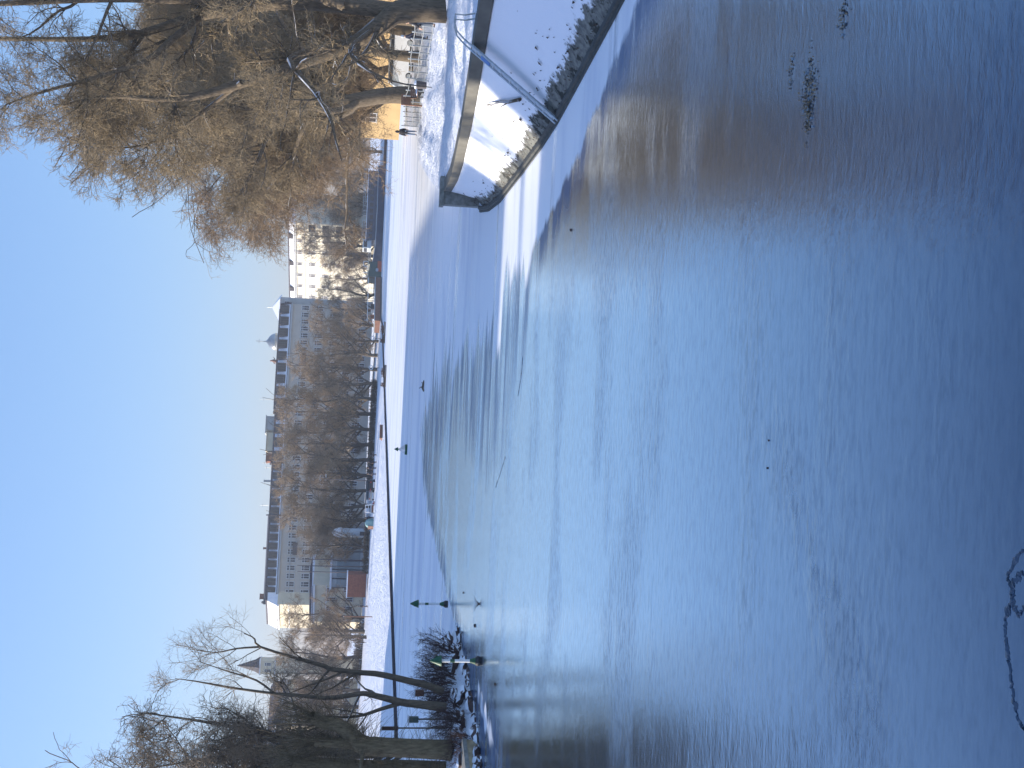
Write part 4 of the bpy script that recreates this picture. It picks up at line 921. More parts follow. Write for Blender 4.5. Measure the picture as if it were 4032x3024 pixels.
    L_ = g(['pel', 'hip1', 'knee1', 'ank1', 'hip-1', 'knee-1', 'ank-1'], .018); L_['pel'] = (0, 0, .96, .14)
    skin_obj('trousers', (sc(L_), [('pel', 'hip1'), ('hip1', 'knee1'), ('knee1', 'ank1'), ('pel', 'hip-1'), ('hip-1', 'knee-1'), ('knee-1', 'ank-1')]), M[legs], root)
    for sd in (1, -1):
        A = J['ank%d' % sd]; B = J['toe%d' % sd]
        skin_obj('shoe', (sc({'a': (A[0], A[1] - .03, .05, .05), 'b': (B[0], B[1] - .05, .045, .052), 'c': (B[0], B[1] + .02, .035, .035)}), [('a', 'b'), ('b', 'c')]), M['black'], root)
    c = J['crn']
    hb = MB(); 
    if hood: hb.lathe((0, c[1] * s - .012 * s, 0), [(.10 * s, 1.50 * s), (.118 * s, 1.58 * s), (.118 * s, 1.68 * s), (.085 * s, 1.76 * s), (.03 * s, 1.83 * s)], 10); hb.build('hood', M[top], root, local=True, smooth=True)
    else: hb.lathe((0, c[1] * s - .015 * s, 0), [(.085 * s, 1.56 * s), (.10 * s, 1.64 * s), (.095 * s, 1.72 * s), (.05 * s, 1.775 * s)], 10); hb.build('hair', M[hairm], root, local=True, smooth=True)
    eb = MB()
    for sx in (-.032, .032): eb.lathe((sx * s, (c[1] + .078) * s, 1.655 * s), [(.004, -.009), (.011, 0), (.004, .009)], 6)
    eb.box((0, (c[1] + .088) * s, 1.575 * s), (.045 * s, .02, .008)); eb.build('eyes_and_mouth', M['dark'], root, local=True)
    return root
def on_bank(u, v, z=1.3):
    p = G(u, v, z)
    for _ in range(6): p = G(u, v, float(bank_z(p.x, p.y)))
    return p
def on_lawn(u, d):
    x, y = xy(u, d); return Vector((x, y, lawn_z(x, y)))
pp = on_bank(2500, 1642, .95)
person(pp, 'person in a dark hooded jacket and blue jeans walking along the snowy bank', 2.6, 1.72, 'dark', 'jeans', stride=.12, hood=True)
p = xy(2910, 64); person((p[0], p[1], float(bank_z(*p))), 'person in a dark jacket and grey trousers standing by the iron fence', 1.2, 1.82, 'dark', 'grey_cloth', arms=(.25, .2))
p = xy(2852, 72); person((p[0], p[1], float(bank_z(*p)) + .1), 'person in dark clothes with pale hair behind the iron fence', -1.8, 1.74, 'navy', 'dark', 'stain_white', arms=(.3, .3))
GP = 'people on the far lawn'
person(on_lawn(619, 203), 'lone dark figure walking on the bright lawn between the shed and the thin pole', 1.5, 1.78, 'dark', 'navy', stride=.13, group=GP)
person(on_lawn(494, 197), 'figure in a brown coat on the bright lawn between two stout trunks', -1.2, 1.78, 'brown_cloth', 'dark', stride=.05, group=GP)
person(on_lawn(478, 197), 'small child in dark clothes beside the figure in the brown coat', 1.6, .92, 'dark', 'navy', group=GP)
person(on_lawn(1183, 207), 'dark figure at one end of the trio on the shaded lawn, nearest the tall trees', .4, 1.78, 'dark', 'dark', group=GP)
person(on_lawn(1160, 205), 'dark figure in the middle of the trio on the shaded lawn', 3.0, 1.84, 'navy', 'dark', group=GP, arms=(.3, .1))
person(on_lawn(1137, 206), 'dark figure at the end of the trio nearest the parked cars', 2.2, 1.78, 'dark', 'navy', stride=.08, group=GP)
person(on_lawn(1212, 214), 'dark figure standing apart behind the trio under the trees', 2.2, 1.7, 'dark', 'dark', group=GP)
person(on_lawn(967, 203), 'dark figure bending over beside the teal tent', 1.2, 1.6, 'dark', 'navy', group=GP, bend=.35, arms=(.2, .25))
# ================================================================== things on the water and banks
def buoy(loc, label, s=1.0, tilt=0):
    t = thing('channel_marker', loc, label, 'buoy', 'green topped channel markers in the ice', tilt)
    mb = MB(); mb.lathe((0, 0, 0), [(.03, 1.90), (.20, 1.52), (.205, 1.48), (.05, 1.48)], 18); 
    mb.build('cone_topmark', M['green'], t, local=True)
    mb = MB(); mb.box((0, 0, 1.60), (.012, .36, .2)); mb.box((0, 0, 1.6), (.36, .012, .2)); mb.build('topmark_vane', M['green'], t, local=True)
    for a, b2, mt in ((1.15, 1.48, 'white'), (.98, 1.15, 'green'), (.40, .98, 'white')):
        mb = MB(); mb.lathe((0, 0, 0), [(.062, a), (.062, b2)], 12); mb.build('post_band', M[mt], t, local=True)
    mb = MB(); mb.lathe((0, 0, 0), [(.13, .20), (.115, .26), (.062, .42)], 14); mb.build('float', M['green'], t, local=True)
    mb = MB(); mb.lathe((0, 0, 0), [(.10, -.15), (.17, .02), (.19, .1), (.15, .2), (.07, .24)], 14); mb.build('base', M['black'], t, local=True)
    t.scale = (s, s, s); return t
g = G(421, 1893); buoy(g, 'nearest green and white channel marker standing in front of the island tip', 1.0)
g = G(645, 1763); buoy(g, 'green and white channel marker standing alone on the ice past the island tip', 1.0, 1.0)
g = G(1254, 1603); t = thing('marker_float', g, 'small green cone marker on a white pyramid float far out on the ice', 'buoy')
mb = MB(); mb.box((0, 0, .12), (.95, .8, .2)); mb.build('pontoon', M['green'], t, local=True)
mb = MB(); mb.lathe((0, 0, 0), [(.5, .22), (.13, .72), (.12, .76)], 4); mb.build('pyramid', M['white'], t, local=True)
mb = MB(); mb.lathe((0, 0, 0), [(.05, .74), (.05, .86), (.2, .86), (.18, .95), (.02, 1.25)], 14); mb.build('cone_topmark', M['green'], t, local=True)
# boat ladder down the embankment
top = G(2785, 1868, 2.3); yl = 0
kx = [xb(y) for y in (29, 30)]
lt = P(2779, 1838, 29.3); lt.z = float(zb(29.3)); lt.x = float(xb(29.3)) - .15; lt.y = 29.3
lb = Vector((float(xf(28.9)) - .04, 28.9, .0))
t = thing('embankment_ladder', (lb.x, lb.y, lb.z), 'pale grey metal ladder with hooped handrails lying down the snowy embankment', 'ladder')
ax = (lt - lb).normalized(); sd_ = Vector((0, 1, 0)); sd_ = (sd_ - ax * sd_.dot(ax)).normalized(); nn_ = ax.cross(sd_); nn_ = nn_ if nn_.z > 0 else -nn_
Ll = (lt - lb).length
for s_ in (-.17, .17):
    mb = MB(); q = [lb + sd_ * s_ + nn_ * .08 + ax * k for k in np.linspace(-.1, Ll + .1, 9)]; mb.tube(q, .028, 6); mb.build('side_rail', M['stain_white'], t)
    mb = MB(); a = lt + sd_ * s_ + nn_ * .08; out_ = Vector((1, 0, 0))
    mb.tube([a, a + ax * .25, a + ax * .52 + out_ * .05, a + ax * .62 + out_ * .22, a + ax * .60 + out_ * .45, a + out_ * .8 + Vector((0, 0, .2)), a + out_ * .88 + Vector((0, 0, -.12))], .022, 6); mb.build('handrail', M['steel'], t)
for k in range(int(Ll / .3)):
    mb = MB(); c = lb + ax * (.15 + .3 * k) + nn_ * .08; mb.tube([c - sd_ * .17, c + sd_ * .17], .02, 6); mb.build('rung', M['stain_white'], t)
mb = MB(); c = lb + ax * (Ll / 2) + nn_ * .03
q0 = [lb + sd_ * s_ + nn_ * n_ for s_, n_ in ((-.14, .02), (.14, .02), (.14, .06), (-.14, .06))]; mb.extr(q0, ax * -.05, ax * Ll); mb.build('back_plate', M['stain_white'], t)
mb = MB(); c = lt - ax * .55 + nn_ * .085; mb.extr([c + sd_ * -.12, c + sd_ * .12, c + sd_ * .12 + nn_ * .02, c - sd_ * .12 + nn_ * .02], ax * -.12, ax * .18); mb.build('blue_sticker', M['blue'], t)
# branch lying on the slope
def slope_pt(y, s):
    return Vector((float(xf(y)) + (float(xb(y)) - .1 - float(xf(y))) * s, y, (float(zb(y)) - .3) * (.8 * s + .2 * s * s) - .05))
bp = [slope_pt(30.2, .48), slope_pt(30.9, .58), slope_pt(31.4, .70), slope_pt(32.0, .76), slope_pt(32.6, .86)]
t = thing('fallen_branch', bp[0], 'dark fallen branch lying on the snowy embankment beside the ladder', 'branch')
mb = MB(); mb.tube([b + Vector((-.03, 0, .06 + .06 * (i % 2))) for i, b in enumerate(bp)], [.05, .045, .035, .02, .008], 7)
for a, b2, r in ((bp[1], (-.15, .5, .35), .018), (bp[2], (-.1, -.3, .35), .014), (bp[3], (.1, .3, .4), .012), (bp[3], (-.2, .1, .25), .01), (bp[0], (-.2, -.5, .05), .03)):
    a = a + Vector((-.03, 0, .1)); mb.tube([a, a + Vector(b2) * .5 + Vector((0, .05, .02)), a + Vector(b2)], [r, r * .7, r * .3], 5)
mb.build('wood', M['bark_l'], t, smooth=True)
# leaf litter on the slope
rl = random.Random(4); mb = MB()
for i in range(420):
    y = rl.uniform(22, 47.5); s_ = abs(rl.gauss(.12, .24)); 
    if s_ > .92: continue
    c = slope_pt(y, s_) + Vector((-.02, 0, .045)); a = rl.uniform(0, 6.28); r = rl.uniform(.02, .06) * (1.6 if rl.random() < .12 else 1)
    v = [c + Vector((math.cos(a + k) * r * w_ * .5, math.sin(a + k) * r * w_, .03 * math.sin(k * 2 + a) + .5 * r * w_ * math.cos(a + k))) for k, w_ in ((0, 1.4), (1.3, .6), (3.1, 1.2), (4.6, .7))]
    mb.add(v, [(0, 1, 2, 3)])
tag(mb.build('leaf_litter', M['leaf']), 'dark dead leaves scattered over the snowy embankment', 'leaves', kind='stuff')
# iron fence
fy = np.arange(57.5, 88, 1.3); t = thing('iron_fence', (20.6, 57.5, float(bank_z(20.6, 57.5))), 'pale iron post and rail fence along the snowy bank between the big trunks', 'fence')
fp = [Vector((20.6 + .5 * math.sin(y * .12), y, float(bank_z(20.6, y)) - .05)) for y in fy]
pm = None
for q in fp:
    if pm is None:
        mb = MB(); mb.box(q + Vector((0, 0, .66)), (.07, .07, 1.32)); mb.lathe(q + Vector((0, 0, 1.32)), [(.05, 0), (.05, .05), (.01, .09)], 6); o0 = mb.build('post', M['steel'], t); pm = q
    else:
        c = o0.copy(); COL.objects.link(c); c.location = (q - pm)
for h in (.16, .7, 1.22):
    mb = MB(); mb.tube([q + Vector((0, 0, h)) for q in fp], .028, 6); mb.build('rail', M['steel'], t)
mb = MB()
for a, b2 in zip(fp[:-1], fp[1:]):
    for k in range(1, 9): q = a.lerp(b2, k / 9); mb.tube([q + Vector((0, 0, .16)), q + Vector((0, 0, 1.22))], .009, 4)
mb.build('bars', M['black'], t)
# low iron fence ends, bench, posts near the second trunk
p = xy(2650, 76); bz0 = float(bank_z(*p)); t = thing('park_bench', (*p, bz0), 'brown wooden bench with snow on its seat at the foot of the stout trunk', 'bench', rz=.9)
mb = MB()
for k in range(4): mb.box((0, -.18 + .12 * k, .45), (1.8, .1, .04))
mb.build('seat', M['wood'], t, local=True)
mb = MB()
for k in range(3): mb.box((0, .27 + .02 * k, .58 + .13 * k), (1.8, .04, .11))
mb.build('backrest', M['wood'], t, local=True)
for x in (-.75, .75):
    mb = MB(); mb.box((x, -.12, .21), (.08, .08, .46)); mb.box((x, .24, .45), (.08, .06, .92), rx=-.1); mb.box((x, .05, .4), (.07, .42, .06)); mb.build('leg', M['black'], t, local=True)
mb = MB(); mb.lathe((0, 0, .47), [(.9, 0), (.86, .05), (.6, .09), (.1, .1)], 16); o = mb.build('seat_snow', M['snow'], t, local=True, smooth=True); o.scale = (1, .26, 1)
p = xy(2606, 80); t = thing('wooden_board', (*p, float(bank_z(*p))), 'brown wooden notice board on two posts past the stout trunk', 'board', rz=.3)
mb = MB(); mb.box((0, 0, 1.05), (.9, .06, .7)); mb.build('panel', M['wood'], t, local=True)
for x in (-.38, .38):
    mb = MB(); mb.box((x, .05, .6), (.08, .08, 1.5)); mb.build('post', M['wood'], t, local=True)
p = xy(2668, 71); t = thing('waste_bin', (*p, float(bank_z(*p))), 'small dark waste bin beside the brown bench', 'bin')
mb = MB(); mb.lathe((0, 0, 0), [(.22, .15), (.26, .8), (.27, .82)], 12); mb.build('drum', M['slate'], t, local=True)
mb = MB(); mb.lathe((0, 0, 0), [(.29, .82), (.27, .9), (.1, .97)], 12); mb.build('lid', M['snow'], t, local=True)
mb = MB(); mb.tube([(.3, 0, -.1), (.3, 0, 1.0)], .03, 6); mb.build('post', M['steel'], t, local=True)
# ---------------- vehicles
def wheel(t, x, y, r=.33):
    mb = MB(); n0 = 16
    v = [Vector((x + sx, y + r * math.cos(2 * math.pi * k / n0), r + r * math.sin(2 * math.pi * k / n0))) for sx in (-.1, .1) for k in range(n0)]
    mb.add(v, [tuple(range(n0)), tuple(range(2 * n0 - 1, n0 - 1, -1))] + [(k, (k + 1) % n0, n0 + (k + 1) % n0, n0 + k) for k in range(n0)])
    w_ = mb.build('wheel', M['black'], t, local=True)
    mb = MB(); s_ = .105 if x > 0 else -.105
    v = [Vector((x + s_, y + r * .6 * math.cos(2 * math.pi * k / 10), r + r * .6 * math.sin(2 * math.pi * k / 10))) for k in range(10)]; mb.extr(v, (-.01, 0, 0), (.01, 0, 0)); mb.build('rim', M['steel'], w_, local=True)
def vehicle(loc, label, cat, col, rz, L=4.3, Wd=1.78, prof=None, name='parked_car', group=None):
    t = thing(name, loc, label, cat, group, rz)
    prof = prof or [(-2.1, .35), (-2.12, .75), (-1.95, .95), (-1.35, 1.02), (-.75, 1.45), (.7, 1.48), (1.45, 1.05), (2.05, .92), (2.15, .6), (2.1, .32)]
    n0 = len(prof); v = []
    for sx, k in ((-Wd / 2, .0), (-Wd / 2 + .08, 1), (Wd / 2 - .08, 1), (Wd / 2, 0)):
        for y, z in prof: v.append((sx if z < 1.0 or k == 1 else sx * .86, y, z + (.0 if not k else .0)))
    f = [tuple(range(n0)), tuple(range(4 * n0 - 1, 3 * n0 - 1, -1))]
    for r in range(3): f += [(r * n0 + i, r * n0 + (i + 1) % n0, (r + 1) * n0 + (i + 1) % n0, (r + 1) * n0 + i) for i in range(n0)]
    mb = MB(); mb.add(v, f); mb.build('body', M[col], t, local=True)
    top = max(z for _, z in prof); yt = [y for y, z in prof if z > top - .12]; y0, y1 = min(yt), max(yt)
    for sx in (-1, 1):
        mb = MB(); x = sx * (Wd / 2 * .9); mb.extr([(x, y0 - .35, top - .42), (x, y1 + .35, top - .42), (x, y1 - .05, top - .1), (x, y0 + .05, top - .1)], (-.04, 0, 0), (.04, 0, 0)); mb.build('side_window', M['glass'], t, local=True)
        for y in (-L * .31, L * .31): wheel(t, sx * (Wd / 2 - .1), y)
    for y, s_, nm in ((y1, 1, 'windscreen'), (y0, -1, 'rear_window')):
        mb = MB(); b0 = y + s_ * (.62 if top < 1.6 else .12); mb.extr([(-Wd * .4, y + s_ * .09, top - .08), (Wd * .4, y + s_ * .09, top - .08), (Wd * .43, b0, top - .42), (-Wd * .43, b0, top - .42)], (0, s_ * .0, 0), (0, s_ * .05, .02)); mb.build(nm, M['glass'], t, local=True)
    ye = max(y for y, z in prof); yb = min(y for y, z in prof)
    for sx in (-1, 1):
        mb = MB(); mb.box((sx * (Wd / 2 - .25), ye, .72), (.34, .08, .16)); mb.build('headlight', M['white'], t, local=True)
        mb = MB(); mb.box((sx * (Wd / 2 - .22), yb, .8), (.26, .08, .18)); mb.build('tail_light', M['red_cloth'], t, local=True)
    return t
VAN = [(-2.6, .35), (-2.65, .9), (-2.6, 2.25), (-2.45, 2.35), (1.2, 2.35), (1.75, 1.5), (2.5, 1.15), (2.6, .7), (2.55, .35)]
p = xy(2765, 112); vehicle((p[0], p[1], float(bank_z(*p))), 'white van parked behind the iron fence in front of the ochre house', 'van', 'white', 1.25, 5.2, 1.95, VAN, 'parked_van')
p = xy(2718, 113); vehicle((p[0], p[1], float(bank_z(*p))), 'grey van parked next to the white van behind the stout trunk', 'van', 'stain_white', 1.4, 5.2, 1.95, VAN, 'parked_van')
vehicle(on_lawn(1094, 211), 'black tall car parked at the edge of the far lawn beside the trio', 'car', 'black', 0, 4.4, 1.85, [(-2.1, .35), (-2.15, 1.0), (-1.95, 1.62), (-1.6, 1.72), (.5, 1.72), (1.1, 1.2), (2.0, 1.05), (2.15, .6), (2.1, .32)])
vehicle(on_lawn(1052, 212), 'silver car parked between the black car and the white climbing frame', 'car', 'steel', .15)
# play frame, tent, bench on the lawn
o = on_lawn(1001, 203); t = thing('climbing_frame', o, 'small white climbing frame with red panels on the far lawn', 'climbing frame')
for x in (-.75, .75):
    for y in (-.5, .5):
        mb = MB(); mb.tube([(x * 1.15, y * 1.3, -.1), (x * .8, y * .7, 1.7)], .06, 6); mb.build('leg', M['white'], t, local=True)
for z in (.6, 1.1, 1.65):
    mb = MB(); k = 1.15 - .2 * z
    for a, b2 in (((-.75, -.5), (.75, -.5)), ((.75, -.5), (.75, .5)), ((.75, .5), (-.75, .5)), ((-.75, .5), (-.75, -.5))): mb.tube([(a[0] * k, a[1] * (1.35 - .38 * z), z), (b2[0] * k, b2[1] * (1.35 - .38 * z), z)], .05, 6)
    mb.build('bar', M['white'], t, local=True)
mb = MB(); mb.box((0, 0, .42), (1.3, .9, .5)); mb.build('panel', M['rust'], t, local=True)
o = on_lawn(1022, 203); t = thing('toboggan', o, 'red plastic toboggan lying beside the white climbing frame', 'toboggan', rz=.4)
mb = MB(); mb.box((0, 0, .18), (.5, 1.1, .12)); mb.box((0, .6, .3), (.5, .12, .3), rx=-.5); mb.build('hull', M['red_cloth'], t, local=True)
for x in (-.2, .2):
    mb = MB(); mb.box((x, 0, .08), (.05, 1.2, .1)); mb.build('runner', M['white'], t, local=True)
o = on_lawn(944, 203); t = thing('play_tent', o, 'small pale teal play tent with a rusty red flap on the far lawn', 'tent')
mb = MB(); mb.lathe((0, 0, 0), [(.95, -.05), (.9, .9), (.6, 1.35), (.06, 1.6)], 6); mb.build('canopy', M['teal_cloth'], t, local=True)
mb = MB(); mb.box((-.72, -.62, .5), (.75, .1, 1.0), rz=-.6); mb.build('flap', M['rust'], t, local=True)
o = on_lawn(1295, 215); o2 = lawn_z(*xy(1295, 175)); x_, y_ = xy(1300, 190); t = thing('timber_stack', (x_, y_, lawn_z(x_, y_)), 'low reddish timber stack on the shaded slope of the far lawn', 'timber', rz=.5)
for k in range(5):
    mb = MB(); mb.box((0, (k % 3) * .32 - .3, .14 + .26 * (k // 3)), (2.6, .28, .24)); mb.build('beam', M['wood'], t, local=True)
# hedges
def hedge(label, A, B, h, w):
    a = on_lawn(*A); b2 = on_lawn(*B); t = thing('hedge', a, label, 'hedge', 'dark hedges behind the far lawn'); rs = np.random.RandomState(int(A[0]))
    L = (b2 - a).length; n = int(L * 26); q = rs.rand(n, 1); p0 = np.array(a)[None] * (1 - q) + np.array(b2)[None] * q + np.stack([rs.uniform(-w, w, n) * .1, rs.uniform(-w, w, n) * .5, np.full(n, -.05)], 1)
    m_ = 6; Pn = np.zeros((n, m_, 3)); Pn[:, 0] = p0; d = np.stack([rs.randn(n) * .3, rs.randn(n) * .3, np.ones(n)], 1)
    for j in range(1, m_):
        d = d + rs.randn(n, 3) * .2; d /= np.linalg.norm(d, axis=1, keepdims=True); Pn[:, j] = Pn[:, j - 1] + d * h / 5 * rs.uniform(.6, 1.15, (n, 1))
    st = (Pn, np.full((n, m_), .03)); s1 = spawn(rs, [st], 6, L=(.3, .8), ang=(30, 80), trop=.05, wig=.2, m=4, rr=.8, rmin=.022)
    for nm, g in (('stems', [(Pn - np.array(a), st[1], 3, 0)]), ('twigs', [(s1[0] - np.array(a), s1[1], 3, 0)])):
        c = bpy.data.objects.new(nm, tubes_mesh(g, nm, [M['bark_l']])); COL.objects.link(c); c.parent = t
hedge('dark bare hedge in front of the glazed pavilion', (745, 216), (965, 222), 1.5, 1.2)
hedge('dark bare hedge behind the stout trunks on the bright lawn', (330, 226), (560, 222), 2.2, 1.6)
hedge('dark bare hedge under the tall trees behind the trio', (1090, 226), (1500, 246), 1.7, 1.2)
# poles and lamps
GF = 'slim dark flagpoles before the pavilion'
for u, v, lab in ((798, 1172, 'slim dark flagpole nearest the dark spreading tree'), (773, 1169, 'middle slim dark flagpole between two others'), (750, 1170, 'slim dark flagpole nearest the brick shed')):
    o = on_lawn(u, 219); hh_ = Zv(u + 4, v, 219) - o.z; t = thing('flagpole', o, lab, 'flagpole', GF)
    mb = MB(); mb.tube([(0, 0, -.2), (0, 0, hh_ * .5), (0, 0, hh_)], [.12, .1, .07], 8); mb.build('pole', M['slate'], t, local=True)
    mb = MB(); mb.lathe((0, 0, hh_), [(.03, -.05), (.12, .05), (.03, .16)], 8); mb.build('finial', M['steel'], t, local=True)
    mb = MB(); mb.box((0, 0, .1), (.5, .5, .3)); mb.build('base', M['stone'], t, local=True)
GS = 'street lamps along the far bank'
for u, d, v, lab in ((1110, 218, 1282, 'slender street lamp beside the black car'), (1812, 302, 1225, 'tall street lamp in front of the yellow house corner'), (1992, 322, 1150, 'tall street lamp in front of the yellow house behind the green boat')):
    o = on_lawn(u, d); hh_ = Zv(u, v, d) - o.z; t = thing('street_lamp', o, lab, 'street lamp', GS)
    mb = MB(); mb.tube([(0, 0, -.2), (0, 0, hh_ * .6), (0, 0, hh_ - .3), (.5, -.2, hh_)], [.11, .08, .06, .05], 8); mb.build('pole', M['slate'], t, local=True)
    mb = MB(); mb.box((.75, -.3, hh_), (.7, .28, .14)); mb.build('lamp_head', M['steel'], t, local=True)
o = on_lawn(578, 176); t = thing('marker_pole', o, 'thin brown pole standing on the bright sunlit lawn', 'pole'); hh_ = Zv(580, 1352, 176) - o.z
mb = MB(); mb.tube([(0, 0, -.1), (.02, 0, hh_)], [.08, .06], 8); mb.build('pole', M['wood'], t, local=True)
mb = MB(); mb.lathe((.02, 0, hh_), [(.08, 0), (.07, .05), (.01, .1)], 8); mb.build('cap', M['steel'], t, local=True)
for u, d, lab in ((1667, 250, 'white lifebuoy ring on a post near the rusty jetty'), (1552, 240, 'white lifebuoy ring on a post below the roof statue')):
    o = on_lawn(u, d); t = thing('lifebuoy_stand', o, lab, 'lifebuoy')
    mb = MB(); mb.tube([(0, 0, -.1), (0, 0, 1.6)], .06, 6); mb.build('post', M['slate'], t, local=True)
    mb = MB(); mb.tube([(.42 * math.cos(k * math.pi / 8), -.1, 1.75 + .42 * math.sin(k * math.pi / 8)) for k in range(17)], .09, 6); mb.build('ring', M['white'], t, local=True)
# reed rafts frozen in
def raft(c, label, w):
    rs = np.random.RandomState(int(w * 10)); t = thing('reed_raft', c, label, 'reed raft', 'reed rafts frozen into the far ice')
    mb = MB()
    for y in (-.7, .7): mb.tube([(-w / 2, y, .1), (w / 2, y, .1)], .13, 7)
    for x in (-w / 2, w / 2): mb.tube([(x, -.8, .2), (x, .8, .2)], .1, 7)
    mb.build('frame', M['bark_l'], t, local=True)
    n = int(w * 60); P0 = np.stack([rs.uniform(-w / 2, w / 2, n), rs.uniform(-.6, .6, n), np.zeros(n)], 1); clump = .4 + .6 * (np.sin(P0[:, 0] * 2.4) > -.2)
    h = rs.uniform(.35, 1.0, n) * clump; P1 = P0 + np.stack([rs.randn(n) * .1, rs.randn(n) * .1, h], 1); P2 = P1 + np.stack([rs.randn(n) * .15, rs.randn(n) * .1, -rs.uniform(0, .15, n)], 1)
    c2 = bpy.data.objects.new('reeds', tubes_mesh([(np.stack([P0, P1, P2], 1), np.full((n, 3), .025), 3, 0)], 'reeds', [M['shrub']])); COL.objects.link(c2); c2.parent = t
raft(G(1714, 1517), 'dark reed raft frozen in the ice beside the rusty jetty', 4.2)
raft(G(1543, 1520), 'dark reed raft frozen in the ice below the roof statue', 3.9)
g = G(1506, 1671); t = thing('driftwood', g, 'dark knotty piece of driftwood frozen at the edge of the open ice', 'driftwood')
mb = MB(); mb.tube([(-.45, 0, .03), (-.2, .05, .12), (.1, 0, .1), (.4, -.05, .06)], [.05, .09, .08, .03], 7); mb.tube([(-.1, 0, .1), (-.15, .1, .3), (-.25, .1, .38)], [.05, .03, .015], 6); mb.tube([(.15, 0, .1), (.25, 0, .26)], [.04, .01], 6); mb.build('wood', M['bark_l'], t, local=True)
# ---------------- moored vessels and the jetty
A = Vector((34.5, 316, 0)); B = Vector((62, 327, 0)); Ls = (B - A).length
t = thing('restaurant_ship', A, 'long dark blue moored ship with pale deck railings under the far trees', 'ship', rz=math.atan2(B.y - A.y, B.x - A.x))
mb = MB(); w = 4.6
sec = [(-2.5, .0, 2.6), (0, 1.3, 2.3), (3, 2.3, 1.95), (Ls * .5, 2.3, 1.8), (Ls - 1, 2.3, 1.9), (Ls, 1.9, 2.0)]
v = []
for x, hw, zt_ in sec: v += [(x + (1.6 if hw == 0 else .4), -hw * .7 - .02, -.3), (x, -hw - .02, zt_), (x, hw + .02, zt_), (x + (1.6 if hw == 0 else .4), hw * .7 + .02, -.3)]
f = []
for k in range(len(sec) - 1): f += [tuple(4 * k + q for q in (i, (i + 1) % 4)) + tuple(4 * (k + 1) + q for q in ((i + 1) % 4, i)) for i in range(4)]
f += [(0, 1, 2, 3), tuple(4 * (len(sec) - 1) + q for q in (3, 2, 1, 0))]
mb.add(v, f); hl = mb.build('hull', M['hull'], t, local=True)
mb = MB(); mb.tube([(x, -hw - .06, zt_ - .12) for x, hw, zt_ in sec], .09, 6); mb.build('rubbing_strake', M['stain_white'], hl, local=True)
mb = MB(); mb.box((Ls * .55, 0, 3.2), (Ls * .78, 3.6, 2.6)); mb.build('deckhouse', M['hull'], t, local=True)
mb = MB(); mb.box((Ls * .55, 0, 4.6), (Ls * .82, 4.4, .16)); mb.build('sun_deck', M['roof_snow'], t, local=True)
for k in range(11):
    mb = MB(); mb.box((Ls * .2 + k * Ls * .07, -1.83, 3.3), (1.3, .06, 1.0)); mb.build('window', M['glass'], t, local=True)
for z, x0, x1 in ((5.7, Ls * .15, Ls * .95), (5.2, Ls * .15, Ls * .95), (3.0, -1.5, 4.5), (3.5, -1.8, 4.5)):
    mb = MB(); mb.tube([(x0, -2.15 if z > 4 else -.9, z), ((x0 + x1) / 2, -2.15, z), (x1, -2.15, z)], .05, 6); mb.build('railing', M['stain_white'], t, local=True)
mb = MB()
for k in range(16): mb.tube([(Ls * .15 + k * Ls * .8 / 15, -2.15, 4.6), (Ls * .15 + k * Ls * .8 / 15, -2.15, 5.7)], .035, 5)
mb.build('stanchions', M['stain_white'], t, local=True)
mb = MB(); mb.box((3.6, 0, 4.2), (2.6, 2.6, 2.4)); mb.build('wheelhouse', M['stain_white'], t, local=True)
mb = MB(); mb.box((2.28, 0, 4.6), (.06, 2.2, .9)); mb.box((3.6, -1.33, 4.6), (2.0, .06, .9)); mb.build('wheelhouse_window', M['glass'], t, local=True)
# green boat seen from its end
x, y = xy(1938, 300); t = thing('green_barge', (x, y, 0), 'dull green barge with an orange waterline panel and pale railings beside the rusty jetty', 'barge', rz=.15)
mb = MB(); mb.extr([(-1.9, 0, -.2), (1.9, 0, -.2), (2.0, 0, 1.6), (1.9, 0, 3.3), (-2.0, 0, 3.5), (-2.1, 0, 1.6)], (0, 0, 0), (0, 9, 0)); mb.build('hull', M['dull_green'], t, local=True)
mb = MB(); mb.box((.7, -.12, .55), (2.9, .24, 1.1)); mb.build('waterline_panel', M['orange'], t, local=True)
mb = MB(); mb.box((0, 4.4, 3.62), (4.4, 9.4, .28)); mb.build('deck', M['cream'], t, local=True)
for a, b2 in (((-2, 0, 3.7), (-2.6, 0, 4.9)), ((-1.2, 0, 3.7), (-1.3, 0, 5.0)), ((.6, 0, 3.7), (.6, 0, 4.8)), ((1.9, 0, 3.7), (1.9, 0, 5.0)), ((.6, 0, 4.8), (1.9, 0, 5.0))):
    mb = MB(); mb.tube([a, b2], .1, 6); mb.build('railing', M['white'], t, local=True)
mb = MB(); mb.lathe((-.3, -.05, 1.2), [(.05, -.4), (.45, -.3), (.5, 0), (.4, .3), (.05, .4)], 10); mb.build('fender', M['stain_white'], t, local=True, smooth=True)
# rusty jetty
A = Vector((*xy(1733, 268), 0)); B = Vector((*xy(1902, 288), 0)); Lj = (B - A).length
t = thing('rusty_jetty', A, 'rust coloured floating jetty with white rails moored before the yellow house', 'jetty', rz=math.atan2(B.y - A.y, B.x - A.x))
mb = MB(); mb.box((Lj / 2, 1.5, .85), (Lj, 3.4, 1.5)); mb.build('pontoon', M['rust'], t, local=True)
mb = MB(); mb.box((Lj / 2, 1.5, 1.7), (Lj + .2, 3.7, .16)); mb.build('deck', M['stain_white'], t, local=True)
mb = MB(); mb.box((Lj / 2, -.3, .18), (Lj, .3, .36)); mb.build('fender_beam', M['black'], t, local=True)
n_p = 9
for k in range(n_p):
    mb = MB(); mb.tube([(Lj * k / (n_p - 1), 0, 1.7), (Lj * k / (n_p - 1), 0, 3.4)], .06, 6); mb.build('rail_post', M['rust'], t, local=True)
